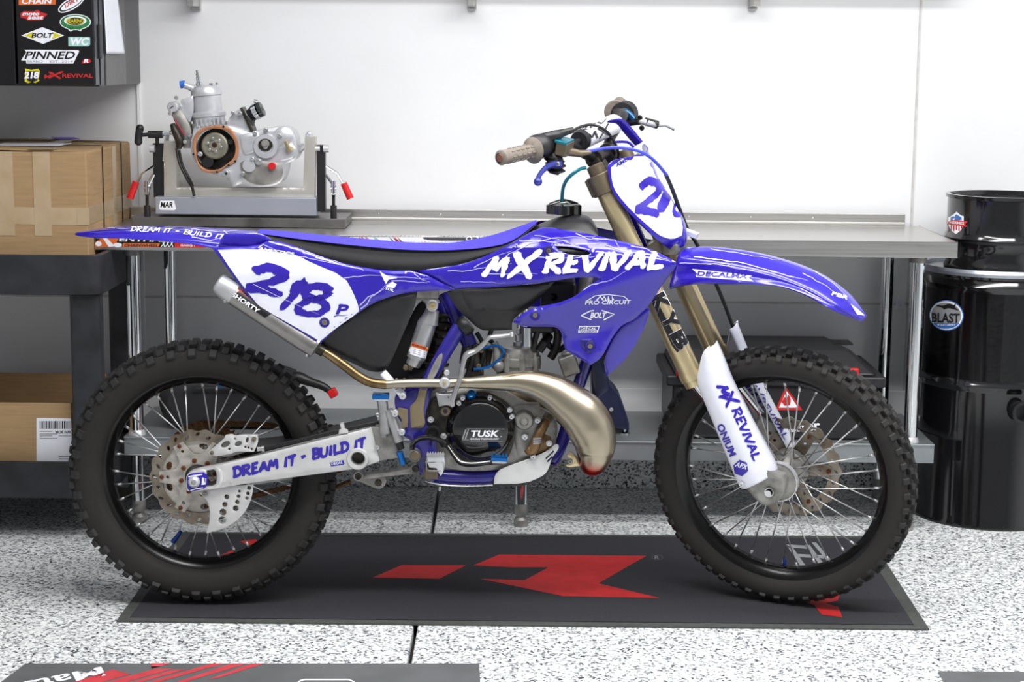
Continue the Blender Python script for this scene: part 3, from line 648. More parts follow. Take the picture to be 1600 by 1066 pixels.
# steering frame
STEER = radians(27); RAKE = radians(27.5)
ax_ = V((-sin(RAKE), 0, cos(RAKE))); Rs = Matrix.Rotation(-STEER, 4, ax_)
near = B.p(1203, 768, -.105); off = Rs.to_3x3()@V((0, -.118, 0))
LEAN = Matrix.Rotation(radians(-4.5), 4, 'X')
Rs = LEAN@Rs; off = Rs.to_3x3()@V((0, -.118, 0)); near = B.p(1203, 768, off.y)
AX = near-off
S = Frame(Matrix.Translation(AX)@Rs)
ra = B.p(303, 755, -.135); REAR = V((ra.x, 0, ra.z)); print('rear', REAR, 'front', AX)
# ------------------------------------------------------------------ wheels
def wheel(F, Ro, rb, wt, rf, nk, rear):
    fr = F; b = MB(fr); h = wt/2
    prof = [(rb, -h*.42), (rb+.012, -h*.8), (rb+(Ro-rb)*.45, -h), (rb+(Ro-rb)*.75, -h*.9), (Ro-.022, -h*.62), (Ro-.014, -h*.3), (Ro-.012, 0)]
    prof += [(r, -y) for r, y in prof[:-1][::-1]]; prof += [(rb+.006, h*.35), (rb+.006, -h*.35)]
    pv = [V((r, y, 0)) for r, y in prof]; pv = spline(pv[:13], 3)[0]+pv[13:]
    b.lathe([(p.x, p.y) for p in pv], n=96, closed=True); tyre = part(b, 'tyre', RUB, smooth=60)
    def knob(sx, sy, h_): 
        k = MB(); k.box((0, 0, (h_-.008)/2), (sx, sy, h_+.008), taper=.8); me = bpy.data.meshes.new('knob'); me.from_pydata([tuple(p) for p in k.v], [], k.f); me.materials.append(KNOB)
        bm = bmesh.new(); bm.from_mesh(me); bmesh.ops.bevel(bm, geom=[e for e in bm.edges if all(v.co.z > 0 for v in e.verts)], offset=.0015, segments=1, affect='EDGES'); bm.to_mesh(me); bm.free(); return me
    if rear: rows = [(0, .0, .019, .022, .030, .013, 0), (.5, .34, .019, .022, .024, .013, 0), (0, .66, .016, .022, .024, .015, 1), (.5, .84, .02, .024, .026, .013, 1)]
    else: rows = [(0, .0, .016, .017, .022, .012, 0), (.5, .40, .018, .017, .017, .012, 0), (0, .78, .016, .019, .021, .013, 1)]
    for ph, yy, _, sx, sy, hh, two in rows:
        me = knob(sx, sy, hh)
        for sgn in ((1, -1) if yy else (1,)):
            for k in range(nk):
                a = 2*pi*(k+ph)/nk; y = h*yy*sgn
                t = yy*1.12; rr = Ro-.014-(Ro-rb)*.30*(yy**2.6); 
                if not yy: y = h*.02*(1 if k % 2 else -1)
                n_ = V((cos(a)*cos(t), sin(t)*sgn, sin(a)*cos(t))); tg = V((-sin(a), 0, cos(a))); la = n_.cross(tg)
                M = Matrix((tg, la, n_)).transposed().to_4x4(); M.translation = V((rr*cos(a), y, rr*sin(a)))
                o = link('tyre_knob', me, None, tyre); o.matrix_basis = fr.M@M@Matrix.Rotation(random.uniform(-.06, .06), 4, 'Z')
    b = MB(fr); w_ = h*.5 if rear else h*.55; ri = rf-.030
    pr = [(rf, -w_), (rf-.003, -w_-.004), (rf-.009, -w_-.002), (rf-.016, -w_+.004), (ri, -w_*.45), (ri-.002, 0), (ri, w_*.45), (rf-.016, w_-.004), (rf-.009, w_+.002), (rf-.003, w_+.004), (rf, w_), (rf-.008, w_-.004), (ri+.006, w_*.4), (ri+.006, -w_*.4), (rf-.008, -w_+.004)]
    b.lathe(pr, n=96, closed=True); rim = part(b, 'wheel_rim', RIM, smooth=50)
    # spokes: one mesh, each spoke an object
    rh = .043 if rear else .036; yh = .034
    me = None
    for side in (1, -1):
        for k in range(18):
            a1 = 2*pi*(k+(.5 if side > 0 else 0))/18; a0 = a1+(.95 if k % 2 else -.95)*(.62 if rear else .7)
            p0 = V((rh*cos(a0), side*yh, rh*sin(a0))); p1 = V(((ri+.003)*cos(a1), side*.006, (ri+.003)*sin(a1)))
            L_ = (p1-p0).length
            if me is None:
                sb = MB(); sb.tube([(0, 0, 0), (0, 0, L_)], .0019, 6); sb.tube([(0, 0, L_-.020), (0, 0, L_-.003)], [.0036, .0036], 6); me = bpy.data.meshes.new('spoke'); me.from_pydata([tuple(p) for p in sb.v], [], sb.f); me.materials.append(ALU); me.shade_smooth()
            z = (p1-p0).normalized(); x = z.orthogonal().normalized(); y = z.cross(x); M = Matrix((x, y, z)).transposed().to_4x4(); M.translation = p0
            o = link('spoke', me, None, rim); o.matrix_basis = fr.M@M
    b = MB(fr)
    b.lathe([(.018, -.062), (.03, -.06), (.05, -.05), (.052, -.044), (.05, -.036), (.036, -.03), (.026, -.02), (.024, 0), (.026, .02), (.036, .03), (.05, .036), (.052, .044), (.04, .055), (.018, .06)], n=40)
    hub = part(b, 'hub', CAST)
    return tyre, rim, hub
FR = Frame(Matrix.Translation(REAR))
RT, RR, RH = wheel(FR, REAR.z-.006, .252, .118, .263, 37, True)
FT, FRM, FH = wheel(S, AX.z-.005, .276, .094, .286, 52, False)
b = MB(FR)   # worn white scratch rings on the rear rim edge and valve caps
bb = MB(); p = [FR.M@V((.225*cos(a), -.0, .225*sin(a))) for a in (radians(-112),)][0]
q = FR.M@V((.205*cos(radians(-113)), -.008, .205*sin(radians(-113)))); r_ = FR.M@V((.168*cos(radians(-110)), -.02, .168*sin(radians(-110))))
bb = MB(); bb.tube([q, r_], [.007, .005], 12); bb.o('valve_cap', mat('valve_blue', (24, 56, 140), .3, .4), RR)
q = S.M@V((.25*cos(radians(-88)), -.004, .25*sin(radians(-88)))); r_ = S.M@V((.232*cos(radians(-88)), -.004, .232*sin(radians(-88)))); bb = MB(); bb.tube([q, r_], .005, 12); bb.o('valve_cap', MATS['valve_blue'], FRM)
# ------------------------------------------------------------------ brake discs, sprocket, chain
def wavy(r, amp, n, k=6): return [V(((r+amp*cos(n*t))*cos(t), (r+amp*cos(n*t))*sin(t))) for t in [2*pi*i/(n*k) for i in range(n*k)]]
def discplate(fr, ro, ri, y, n, mt, name, parent=None, amp=.003, holes=24):
    hs = [wavy(ri, 0, 12, 4)]
    for k in range(holes):
        t = 2*pi*k/holes; rr = ri+(ro-ri)*(.4 if k % 2 else .62); hs.append(circ((rr*cos(t), rr*sin(t)), .004, 8, .0075, t+.8))
    b = plate(wavy(ro, amp, n), lambda p, q, d: V((p, y+d, q)), .004, hs, .02, edge=.01); b.fr = fr
    return b.o(name, mt, parent or bike, smooth=30)
rd = discplate(FR, .1225, .094, -.072, 18, DISC, 'brake_disc')
def spider(fr, y, r0, r1, n, mt, parent, name='carrier', th=.005, w0=.3):
    pts = []
    for k in range(n):
        for f, r in ((-.5, r0*1.08), (-w0, r0*1.12), (-w0*.45, r1), (w0*.45, r1), (w0, r0*1.12)): t = 2*pi*(k+f)/n; pts.append((r*cos(t), r*sin(t)))
    b = plate(shape(pts, 1), lambda p, q, d: V((p, y+d, q)), th, [circ((0, 0), r0*.62, 28)]+[circ(((r0+r1)*.5*cos(2*pi*k/n), (r0+r1)*.5*sin(2*pi*k/n)), .0045, 8) for k in range(n)], .02, edge=.01); b.fr = fr
    c = b.o(name, mt, parent, smooth=30)
    b = MB(fr)
    for k in range(n):
        t = 2*pi*k/n; bolt(b, V((r1*.93*cos(t), y-.001, r1*.93*sin(t))), .0055)
    for k in range(8):
        t = 2*pi*k/8+.2; bolt(b, V((r0*.8*cos(t), y-.001, r0*.8*sin(t))), .006)
    b.o('bolts', mat('rust_brown_bolt', (120, 70, 48), .5, .5) if 'rust_brown_bolt' not in MATS else MATS['rust_brown_bolt'], c, kind='stuff')
    return c
spider(FR, -.074, .055, .1, 6, mat('dusty_aluminium', (186, 182, 174), .42, .35, .15, 40), rd)
b = plate(wavy(.098, .003, 20, 3), lambda p, q, d: V((p, -.066+d, q)), .003, [circ((0, 0), .06, 30)]+[circ((.08*cos(t), .08*sin(t)), .008, 8, .012, t) for t in [2*pi*k/9 for k in range(9)]], .03, edge=.012); b.fr = FR; b.o('inner_ring', MATS['dusty_aluminium'], rd)
fd_ = discplate(S, .135, .106, .066, 20, DISC, 'brake_disc', amp=.004)
spider(S, .064, .05, .112, 6, DISC, fd_)
# sprocket on the far side
ns = 48; pts = []
for k in range(ns):
    for f, r in ((-.5, .108), (-.25, .109), (-.12, .1165), (.12, .1165), (.25, .109)): t = 2*pi*(k+f)/ns; pts.append((r*cos(t), r*sin(t)))
b = plate(pts, lambda p, q, d: V((p, .072+d, q)), .006, [circ((0, 0), .05, 30)]+[circ((.075*cos(t), .075*sin(t)), .014, 10, .018, t) for t in [2*pi*k/6 for k in range(6)]], .03, edge=.02); b.fr = FR
part(b, 'sprocket', RUST, smooth=20)
# chain: top run and bottom run round the sprocket
c1 = B.p(590, 676, .075); c1.y = 0
r1 = .112; r2 = .028; A0 = V((REAR.x, 0, REAR.z)); A1 = V((c1.x+.03, 0, c1.z-.02)); dd = A1-A0; L_ = dd.length; th = math.atan2(dd.z, dd.x); al = math.acos((r1-r2)/L_)
path = []
for i in range(40): t = th+al+(2*pi-2*al)*i/39; path.append(A0+V((r1*cos(t), 0, r1*sin(t))))
for i in range(40): q = path[-1] if i == 0 else q0; q0 = q; tgt = A1+V((r2*cos(th-al), 0, r2*sin(th-al))); path.append(path[39]+(tgt-path[39])*((i+1)/40)+V((0, 0, -.012*sin(pi*(i+1)/40))))
for i in range(8): t = th-al+(2*al)*i/7; path.append(A1+V((r2*cos(t), 0, r2*sin(t))))
tgt = path[0]; s0 = path[-1]
for i in range(40): path.append(s0+(tgt-s0)*((i+1)/40))
cum = [0]
for a, c in zip(path[:-1], path[1:]): cum.append(cum[-1]+(c-a).length)
pitch = .0159; nl = int(cum[-1]/pitch)
def at(s):
    i = max(0, min(len(path)-2, int(np.searchsorted(cum, s)-1))); k = (s-cum[i])/max(1e-9, cum[i+1]-cum[i]); return path[i].lerp(path[i+1], k)
chain = MB(); p = at(0); chain.cyl(V((p.x, .07, p.z)), V((p.x, .084, p.z)), .005, n=8); chain = part(chain, 'drive_chain', RUST)
mes = []
for w_ in (.0035, .0065):
    b = MB(); ol = shape([(-.012, 0), (-.0105, .0065), (-.006, .0065), (0, .0045), (.006, .0065), (.0105, .0065), (.012, 0), (.0105, -.0065), (.006, -.0065), (0, -.0045), (-.006, -.0065), (-.0105, -.0065)], 0)
    for s_ in (-1, 1):
        n = len(b.v); vs = [(q.x, s_*w_, q.y) for q in ol]+[(q.x, s_*(w_+.0015), q.y) for q in ol]; m_ = len(ol); b.add(vs, [tuple(range(m_)), tuple(range(m_, 2*m_))[::-1]]+[(i, (i+1) % m_, m_+(i+1) % m_, m_+i) for i in range(m_)])
    for x in (-.0079, .0079): b.cyl((x, -w_-.002, 0), (x, w_+.002, 0), .0035, n=8)
    me = bpy.data.meshes.new('link'); me.from_pydata([tuple(q) for q in b.v], [], b.f); me.materials.append(RUST); mes.append(me)
for k in range(nl):
    a, c = at(k*pitch), at(min(cum[-1], (k+1)*pitch)); m_ = (a+c)/2; x = (c-a).normalized(); z = V((0, 1, 0)); y = V((0, 0, 0)); zz = x.cross(V((0, 1, 0)))
    M = Matrix((x, V((0, 1, 0)), zz)).transposed().to_4x4(); M.translation = V((m_.x, .077, m_.z)); o = link('chain_link', mes[k % 2], None, chain); o.matrix_basis = M
# ------------------------------------------------------------------ swingarm
sw = [(290, 745), (295, 740), (304, 736.5), (336, 729), (420, 709), (500, 689), (580, 669), (592.7, 720.5), (571, 730), (546, 735), (400, 754), (340, 764), (297, 770), (291, 767)]
slot = [(322, 736), (334, 734), (338, 739), (338, 756), (334, 760), (322, 762)]
cs = lambda u, v: -.125+.03*max(0, (u-330)/260)
b = panel(sw, cs, .036, holes=[shape(slot, 1), circ((559, 717.6), 10.5, 24)], r=5, sp=8); swing = part(b, 'swingarm', ALUW)
b = MB(); p = B.p(559, 717.6, cs(559, 0)-.004)
b.lathe([(.0285, .006), (.0285, 0), (.026, -.004), (.020, -.004), (.0175, 0), (.0175, .03)], p, (0, 1, 0), 36, cap=False); b.o('pivot_ring', ALUW, swing)
b = MB(); b.lathe([(.0001, .03), (.0175, .03), (.0175, .031), (.0001, .031)], p, (0, 1, 0), 24); b.o('hole_bottom', GREASE, swing)
b = panel([(336, 731), (344, 733), (348, 741), (347, 756), (341, 763), (336, 763), (341, 755), (341, 741)], lambda u, v: cs(u, v)-.006, .01, r=3, sp=4); b.o('weld_seam', ALUW, swing)
b = panel([(291, 746), (296, 741), (318, 738.5), (324, 747), (323, 760), (318, 765), (297, 769), (292, 764)], -.131, .02, holes=[circ((302.5, 754), 5, 16)], r=3, sp=5); adj = b.o('chain_adjuster', PBLUE, swing)
decal([line([(295, 745), (316, 741.5)], 1.6, .5, 1, False), line([(297, 766), (317, 762)], 1.6, .5, 2, False), poly([(316, 746), (322, 748), (321, 757), (315, 758)])], adj, WHITE, 'sticker', adj)
b = MB(); p = B.p(302.5, 754, -.140); b.lathe([(.0065, .004), (.0065, -.004), (.009, -.004), (.0135, 0), (.015, .004), (.015, .012)], p, (0, 1, 0), 28); b.lathe([(.0001, .003), (.0065, .003), (.0065, .01)], p, (0, 1, 0), 20); b.o('axle_nut', CASTL, swing)
b = MB(); p = B.p(331, 748, -.115); b.cyl(p+V((-.03, .01, -.002)), p+V((.01, .01, 0)), .005); bolt(b, p, .006); b.o('adjuster_bolt', DISC, swing)
b = panel([(578, 668), (600, 668), (622, 680), (628, 705), (622, 716), (600, 720), (591, 721)], lambda u, v: -.092+.0*u, .05, r=5); b.o('pivot_casting', CAST, swing)
b = MB(); bolt(b, B.p(589, 699, -.096), .006); b.o('bolt', ALU, swing)
b = panel([(342, 701), (420, 697), (500, 682), (584, 661), (588, 667), (580, 672), (500, 691), (420, 711), (345, 716)], -.07, .10, r=3, sp=8); b.o('swingarm_top', BLACK, swing)
b = MB(); b.tube(pp([(400, 705, -.095), (450, 692, -.095), (520, 675, -.09), (580, 662, -.085), (600, 660, -.08)]), .0045, 10, ease=4); part(b, 'brake_hose', HOSE)
b = panel([(529, 679), (530, 672), (533, 671), (531, 663), (536, 662), (538, 670), (543, 672), (544, 677)], -.1, .02, r=1.5, sp=4); b.o('hose_clip', ALUW, swing)
decal([btext('DREAM IT', (364, 749), (467, 728), 20, .34, .02, .15, 3), btext('- BUILD IT', (471, 724), (576, 701), 20, .34, .015, .15, 5)], swing, PBLUE, 'lettering', swing)
decal([poly([(516, 723), (537, 719), (538, 726), (517, 729)], sp=4)], swing, PBLUE, 'sticker', swing)
decal([text('DECAL', (518, 727), (536, 724), 4, .1, .02)], swing, WHITE, 'lettering', swing, .0016)
# far arm
b = MB(); b.tube(pp([(305, 755, .1), (450, 735, .1), (590, 705, .09)]), [.03, .03, .035], 10, flat=.6); b.o('far_arm', ALUW, swing)
# rear caliper and guards
b = panel([(325, 707.5), (342, 692.5), (350, 686), (352, 681), (362, 679), (366, 682), (378, 680), (402, 680), (403, 688), (402, 694), (397, 706), (388, 707), (370, 705.6), (360, 710), (352, 711), (340, 713), (328, 712)], -.112, .012,
    holes=[circ((352, 695), 8, 12, 4.5, -.5), circ((372, 694), 6, 10, 4, -.4), circ((386, 688), 2.5, 8, 5, .2), circ((397, 687), 3, 10), circ((383, 699), 2, 8), circ((388, 700), 2, 8), circ((393, 702), 2, 8), circ((367, 686), 2, 8), circ((358, 702), 2, 8)], r=2, sp=4, it=1); g = part(b, 'caliper_guard', ALUW)
b = panel([(330, 705), (350, 688), (395, 684), (398, 702), (370, 712), (345, 716)], -.1, .04, r=5, sp=6); b.o('caliper_body', CAST, g)
b = MB(); 
for u, v in ((331, 708), (396.5, 687)): bolt(b, B.p(u, v, -.113), .0055)
b.o('bolts', DISC, g, kind='stuff')
b = MB(); p = B.p(402, 702, -.1); b.lathe([(.006, 0), (.006, .012), (.008, .012), (.008, .018)], p, (1, 0, .1), 12); b.o('banjo_fitting', ALU, g)
hs = [circ(c, r, 14) for c, r in (((347, 813.5), 6.2), ((348, 801), 5.6), ((351, 789), 4.2), ((354, 777), 4), ((368, 795), 4.6), ((370.5, 785), 3.6), ((372.5, 776), 3), ((374, 768), 2.3), ((385.5, 779), 2.8), ((387, 771.5), 3), ((389, 763), 3.2))]
b = panel([(309, 770), (330, 764), (396, 757), (393, 779), (386, 795), (375.6, 809), (360, 821), (345, 828), (322, 834), (327, 817), (328, 801), (326, 788), (320, 778)], -.105, .006, holes=hs, r=2, sp=5); g = part(b, 'disc_guard', ALUW)
b = MB(); bolt(b, B.p(320, 772, -.107), .007); b.o('bolt', CAST, g)
# linkage under the swingarm
b = MB(); b.tube(pp([(561, 745, -.06), (600, 740.5, -.06), (650, 734, -.06)]), [.011, .0085, .011], 12, flat=.7); disc_cyl(b, 559.5, 745, -.075, .0135, .03); disc_cyl(b, 648, 733, -.075, .0125, .03)
lk = part(b, 'linkage_arm', CAST)
b = panel([(556, 738), (566, 742), (600, 745), (604, 752), (600, 762), (592, 765), (584, 763), (555, 750)], -.055, .02, r=3, sp=5); b.o('rocker', CAST, lk)
for u, v, c_ in ((559.5, 745, -.077), (591, 755, -.06), (649, 733, -.077)):
    b = MB(); disc_cyl(b, u, v, c_, .009, .01); b.o('bearing_cap', GREASE, lk)
b = MB(); b.tube(pp([(521, 763, .07), (548, 752, .07)]), .006, 8); part(b, 'chain_guide', RUST)
# ------------------------------------------------------------------ rear brake master cylinder
b = MB(); b.tube(pp([(596, 617, -.1), (599, 640, -.1), (602, 677, -.1)]), [.0145, .013, .0145], 20); b.tube(pp([(590, 653, -.098), (606, 651, -.098)]), .009, 12); b.tube(pp([(600, 676, -.1), (600, 683, -.1)]), .009); b.tube(pp([(588, 648, -.1), (612, 646, -.1)]), .006)
mc = part(b, 'rear_master_cylinder', SATIN)
b = MB(); b.box(B.p(595, 619, -.1), (.042, .03, .014)); b.o('reservoir_cap', CYAN, mc, bevel=.003)
b = MB(); b.box(B.p(596, 623, -.1), (.037, .028, .008)); b.o('cap_plate', CASTL, mc, bevel=.002)
b = MB(); b.tube(pp([(607, 640, -.105), (614, 660, -.105), (624, 690, -.105)]), [.011, .0125, .0125], 16); b.o('cylinder_body', SATIN, mc)
b = MB(); b.tube(pp([(623, 690, -.105), (627, 702, -.105)]), [.0105, .009], 16); b.o('boot', HOSE, mc)
b = MB(); b.tube(pp([(624, 706, -.11), (630, 724, -.11)]), [.0085, .0085], 12); disc_cyl(b, 629, 724, -.118, .006, .01); b.o('rod_end', CYAN, mc)
for u, v in ((617, 646), (627.5, 676)): b = MB(); disc_cyl(b, u, v, -.118, .0085, .02); b.o('mounting_bolt', CASTL, mc)
# ------------------------------------------------------------------ silencer and exhaust
ce = lambda u, v, c=-.125: B.p(u, v, c)
b = MB(); a0, a1 = ce(366, 458), ce(493, 541); b.tube([a0, a1], [.031, .031], 28, flat=.85); sil = part(b, 'silencer', mat('brushed_silencer', (158, 156, 154), .38, .85, .12, 12, rvar=.08))
b = MB(); dr_ = (a0-a1).normalized(); b.lathe([(.031, -.002), (.0315, .01), (.029, .03), (.024, .046), (.017, .05), (.014, .045), (.014, .02)], a0, dr_, 28); b.o('end_cap', CASTL, sil)
b = MB(); b.lathe([(.0325, -.004), (.0325, .003), (.02, .006), (.012, .01)], a1, -dr_, 28); b.o('front_cap', MATS['brushed_silencer'], sil)
for u, v in ((351, 474), (479, 559)): b = MB(); bolt(b, B.p(u, v-3, -.145), .003); b.o('rivet', ALU, sil)
decal([poly([(356, 457), (370, 450), (430, 487), (414, 497)], sp=5)], sil, BPRINT, 'sticker', sil)
decal([text('SHORTY', (361, 462), (403, 490), 7, .1, .03, 4)], sil, WHITE, 'lettering', sil, .0015)
decal([line([(372, 451), (404, 471)], 2.2, 0, 0), line([(366, 451), (392, 468)], 1.2, 0, 0)], sil, REDP, 'stripe', sil, .0015)
b = MB(); b.tube(pp([(496, 544, -.125), (515, 555, -.125), (540, 573, -.125), (560, 588, -.125), (580, 598, -.12), (604, 601, -.115)]), [.009, .011, .0115, .012, .012, .012], 16, ease=4); mp = part(b, 'tail_pipe', PIPEB)
b = MB(); b.tube(pp([(497, 545, -.125), (506, 550, -.125)]), .0135, 16); b.o('joint_seal', GREASE, mp)
for u in (620, 632): b = MB(); b.tube(pp([(u-1.5, 600, -.113), (u+1.5, 600, -.113)]), .0145, 16); b.o('clamp_ring', CAST, mp)
ch = [(604, 601, 6.5), (640, 599, 7), (700, 599, 7.5), (740, 598, 9), (784, 597, 13), (812, 597, 17), (840, 602, 22), (866, 613, 27), (888, 629, 31), (908, 646, 34.5), (922, 667, 35.5), (929, 688, 33), (930, 708, 28), (926, 724, 20), (918, 728, 12), (912, 716, 9), (905, 700, 8.5), (890, 680, 8.5), (870, 660, 9)]
cpos = [B.p(u, v, -.118 if u < 800 else -.118-.014*min(1, (u-800)/100)) for u, v, r in ch]
for i, dy in zip(range(13, 19), (.0, .03, .06, .09, .11, .13)): cpos[i].y += dy
b = MB(); b.tube(cpos, [r*PX for _, _, r in ch], 40, ease=5)
chm = bpy.data.materials.new('expansion_chamber_steel'); chm.use_nodes = True; N = chm.node_tree.nodes; L = chm.node_tree.links; bs = N['Principled BSDF']; bs.inputs['Metallic'].default_value = .92; bs.inputs['Roughness'].default_value = .3
tc = N.new('ShaderNodeTexCoord'); nz = N.new('ShaderNodeTexNoise'); nz.inputs['Scale'].default_value = 6; nz.inputs['Detail'].default_value = 8; L.new(tc.outputs['Object'], nz.inputs['Vector'])
rp = N.new('ShaderNodeValToRGB'); rp.color_ramp.elements[0].color = srgb(150, 138, 116); rp.color_ramp.elements[1].color = srgb(190, 181, 164); L.new(nz.outputs['Fac'], rp.inputs[0])
sx = N.new('ShaderNodeVectorMath'); sx.operation = 'DISTANCE'; rp_c = B.p(922, 741, -.13); sx.inputs[1].default_value = tuple(rp_c); L.new(tc.outputs['Object'], sx.inputs[0])
mr = N.new('ShaderNodeMapRange'); mr.inputs['From Min'].default_value = .06; mr.inputs['From Max'].default_value = .035; L.new(sx.outputs['Value'], mr.inputs['Value'])
mx = N.new('ShaderNodeMixRGB'); mx.inputs[2].default_value = srgb(150, 34, 30); L.new(mr.outputs[0], mx.inputs[0]); L.new(rp.outputs[0], mx.inputs[1]); L.new(mx.outputs[0], bs.inputs['Base Color'])
mr2 = N.new('ShaderNodeMapRange'); mr2.inputs['To Min'].default_value = .24; mr2.inputs['To Max'].default_value = .4; L.new(nz.outputs['Fac'], mr2.inputs['Value']); L.new(mr2.outputs[0], bs.inputs['Roughness'])
pipe = part(b, 'expansion_chamber', chm, smooth=80)
b = MB(); b.tube(pp([(784, 588, -.136), (840, 585, -.142), (880, 596, -.15), (914, 618, -.155), (940, 648, -.155), (955, 680, -.15), (955, 706, -.145)]), .0012, 6, ease=6); b.o('weld_seam', PIPEB, pipe)
b = panel([(886, 712), (892, 706), (902, 714), (908, 728), (888, 731), (884, 728), (893, 722)], -.11, .006, r=1.5, sp=4); b.o('mounting_tab', GOLD, pipe)
b = MB(); bolt(b, B.p(891, 721, -.112), .006); b.o('bolt', CAST, pipe)
b = MB(); disc_cyl(b, 694.5, 599, -.135, .0138, .016); disc_cyl(b, 698, 583, -.13, .007, .01); b.o('pipe_mount', CASTL, pipe); b = MB(); bolt(b, B.p(694.5, 599, -.136), .005); b.o('bolt', GOLD, pipe)
# ------------------------------------------------------------------ frame
b = MB()
b.tube(pp([(718, 512, -.075), (700, 541, -.09), (679, 578, -.1), (662, 610, -.095), (655, 632, -.08)]), [.021, .0205, .019, .018, .016], 20, ease=4, flat=.8)
b.tube(pp([(668, 737, -.07), (700, 745, -.07), (780, 744, -.07), (850, 726, -.065), (874, 700, -.05), (888, 660, -.04), (905, 600, -.03), (922, 555, -.03), (950, 470, -.03), (975, 380, -.02)]), .0165, 18, ease=4)
b.tube([V((p.x, .07 if i < 4 else .035, p.z)) for i, p in enumerate(pp([(668, 737, .07), (700, 745, .07), (780, 744, .07), (850, 726, .065), (874, 700, .05), (905, 600, .03), (950, 470, .03)]))], .0165, 14, ease=3)
frm = part(b, 'frame', DBLUE)
b = panel([(616, 622), (620, 617), (636, 612), (650, 607), (662, 600), (676, 604), (671, 628), (664, 645), (666, 665), (680, 672), (684, 681), (680, 700), (690, 735), (676, 750), (655, 740), (652, 712), (644, 690), (629, 681), (633, 669), (620, 651), (617, 636)], -.105, .04, r=5, sp=6, mirror=False); b.o('frame_casting', DBLUE, frm)
b = panel([(640, 636), (644, 632), (652, 624), (655, 607), (661, 603), (668, 607), (663, 628), (661, 645), (665, 662), (660, 669), (642, 669)], -.112, .006, r=2, sp=5); b.o('frame_guard', mat('worn_frame_guard', (142, 128, 102), .4, .6), frm)
b = panel([(622, 637), (637, 640), (637, 668), (627, 669), (628, 655), (621, 648)], -.112, .006, r=2, sp=5); b.o('frame_guard', MATS['worn_frame_guard'], frm)
b = panel([(692, 555), (688, 572), (678, 592), (668, 605), (664, 600), (672, 580), (683, 558), (690, 552)], lambda u, v: -.121+.0015*abs(u-678)*0, .003, r=1, sp=4, it=2); b.o('worn_patch', CAST, frm)
b = MB(); b.tube(pp([(700, 458, -.0), (716, 500, -.02), (735, 540, -.03)]), [.03, .022, .02], 14); b.tube(pp([(690, 470, 0), (705, 500, 0), (730, 520, 0)]), .024, 14, ease=3); b.o('frame_spine', DBLUE, frm)
b = MB(); b.lathe([(.024, -.012), (.026, -.004), (.026, .004), (.022, .012)], B.p(727, 509, -.075), (.75, 0, .66), 24); b.o('carburettor_boot', HOSE, frm)
b = MB(); b.tube(pp([(598, 582, -.11), (630, 618, -.11)]), .0115, 8, flat=.5); st_ = b.o('subframe_stay', WPLAS, frm, bevel=.002); b = MB(); bolt(b, B.p(629, 619, -.125), .0085); b.o('bolt', CASTL, frm)
for u, v in ((617, 647), (628, 676)): b = MB(); bolt(b, B.p(u, v, -.12), .007); b.o('bolt', CASTL, frm)
b = MB(); b.lathe([(.018, 0), (.02, -.006), (.013, -.006), (.013, .02)], B.p(677, 676, -.108), (0, 1, 0), 24); b.o('pivot_boss', HOSE, frm)
b = MB(); disc_cyl(b, 648, 713, -.128, .0155, .03); pb = b.o('pedal_pivot', CAST, frm)
b = MB(); disc_cyl(b, 648, 713, -.131, .013, .01); b.o('pivot_bolt', GOLDB, pb)
b = panel([(672, 757), (690, 742), (770, 746), (772, 757), (730, 759)], -.075, .15, r=3); b.o('lower_plate', DBLUE, frm)
b = MB(); b.tube(pp([(665, 752, -.08), (690, 758, -.08), (730, 760, -.08), (775, 758, -.08)]), .002, 6, ease=3); b.o('plate_edge', ALU, frm)
# skid plate
b = panel([(866, 696), (870, 694), (873, 696), (873, 702), (862, 716), (859, 728), (854, 739), (845, 746), (821, 756), (772, 757), (772, 747), (776, 739), (784, 732), (848, 710)], lambda u, v: -.1, .004,
    holes=[[(852, 716), (864, 704), (866, 706), (854, 718)], [(854, 721), (862, 713), (864, 715), (856, 723)]], r=1.5, sp=6, it=1); part(b, 'skid_plate', ALUW)
b = panel([(770, 752), (822, 752), (848, 742), (858, 726), (866, 726), (852, 748), (824, 760), (770, 761)], -.095, .19, r=1, sp=9); part(b, 'skid_plate_base', BLACK)
# ------------------------------------------------------------------ shock
b = MB(); b.tube(pp([(676, 484, -.075), (670, 505, -.075)]), [.017, .024], 24); b.tube(pp([(672, 496, -.075), (667, 506, -.075), (650, 560, -.075)]), [.0195, .024, .024], 28); b.tube(pp([(650, 560, -.075), (645, 571, -.075)]), [.021, .018], 24)
sh = part(b, 'shock_reservoir', SATIN)
b = MB(); b.lathe([(.013, -.008), (.0145, -.004), (.0145, .014)], B.p(675.5, 478, -.09), (0, 1, 0), 28); b.o('reservoir_eye', CASTL, sh); b = MB(); bolt(b, B.p(675.5, 478, -.099), .009); b.o('eye_bolt', GOLD, sh)
decal([poly([(640, 534), (668, 543), (665, 561), (636, 552)], sp=4)], sh, WHITE, 'warning_label', sh); decal([poly([(641, 534), (669, 543), (667.5, 549), (639, 540)], sp=4)], sh, ORANGE, 'warning_label', sh, .0014)
decal([text('WARNING', (644, 539.5), (664, 545.5), 3, 0, .02)], sh, BPRINT, 'lettering', sh, .0018)
decal([line([(640+i*-.6, 543+i*3), (664-i*.6, 551+i*3)], .7, 0, i, False) for i in range(3)], sh, GREYP, 'fine_print', sh, .0018)
b = MB(); disc_cyl(b, 634, 575, -.085, .007, .015); disc_cyl(b, 641, 574, -.08, .009, .015); b.o('adjuster', GOLDB, sh)
b = MB(); b.tube(pp([(694, 490, -.0), (684, 540, 0), (676, 590, 0)]), [.026, .026, .026], 20)
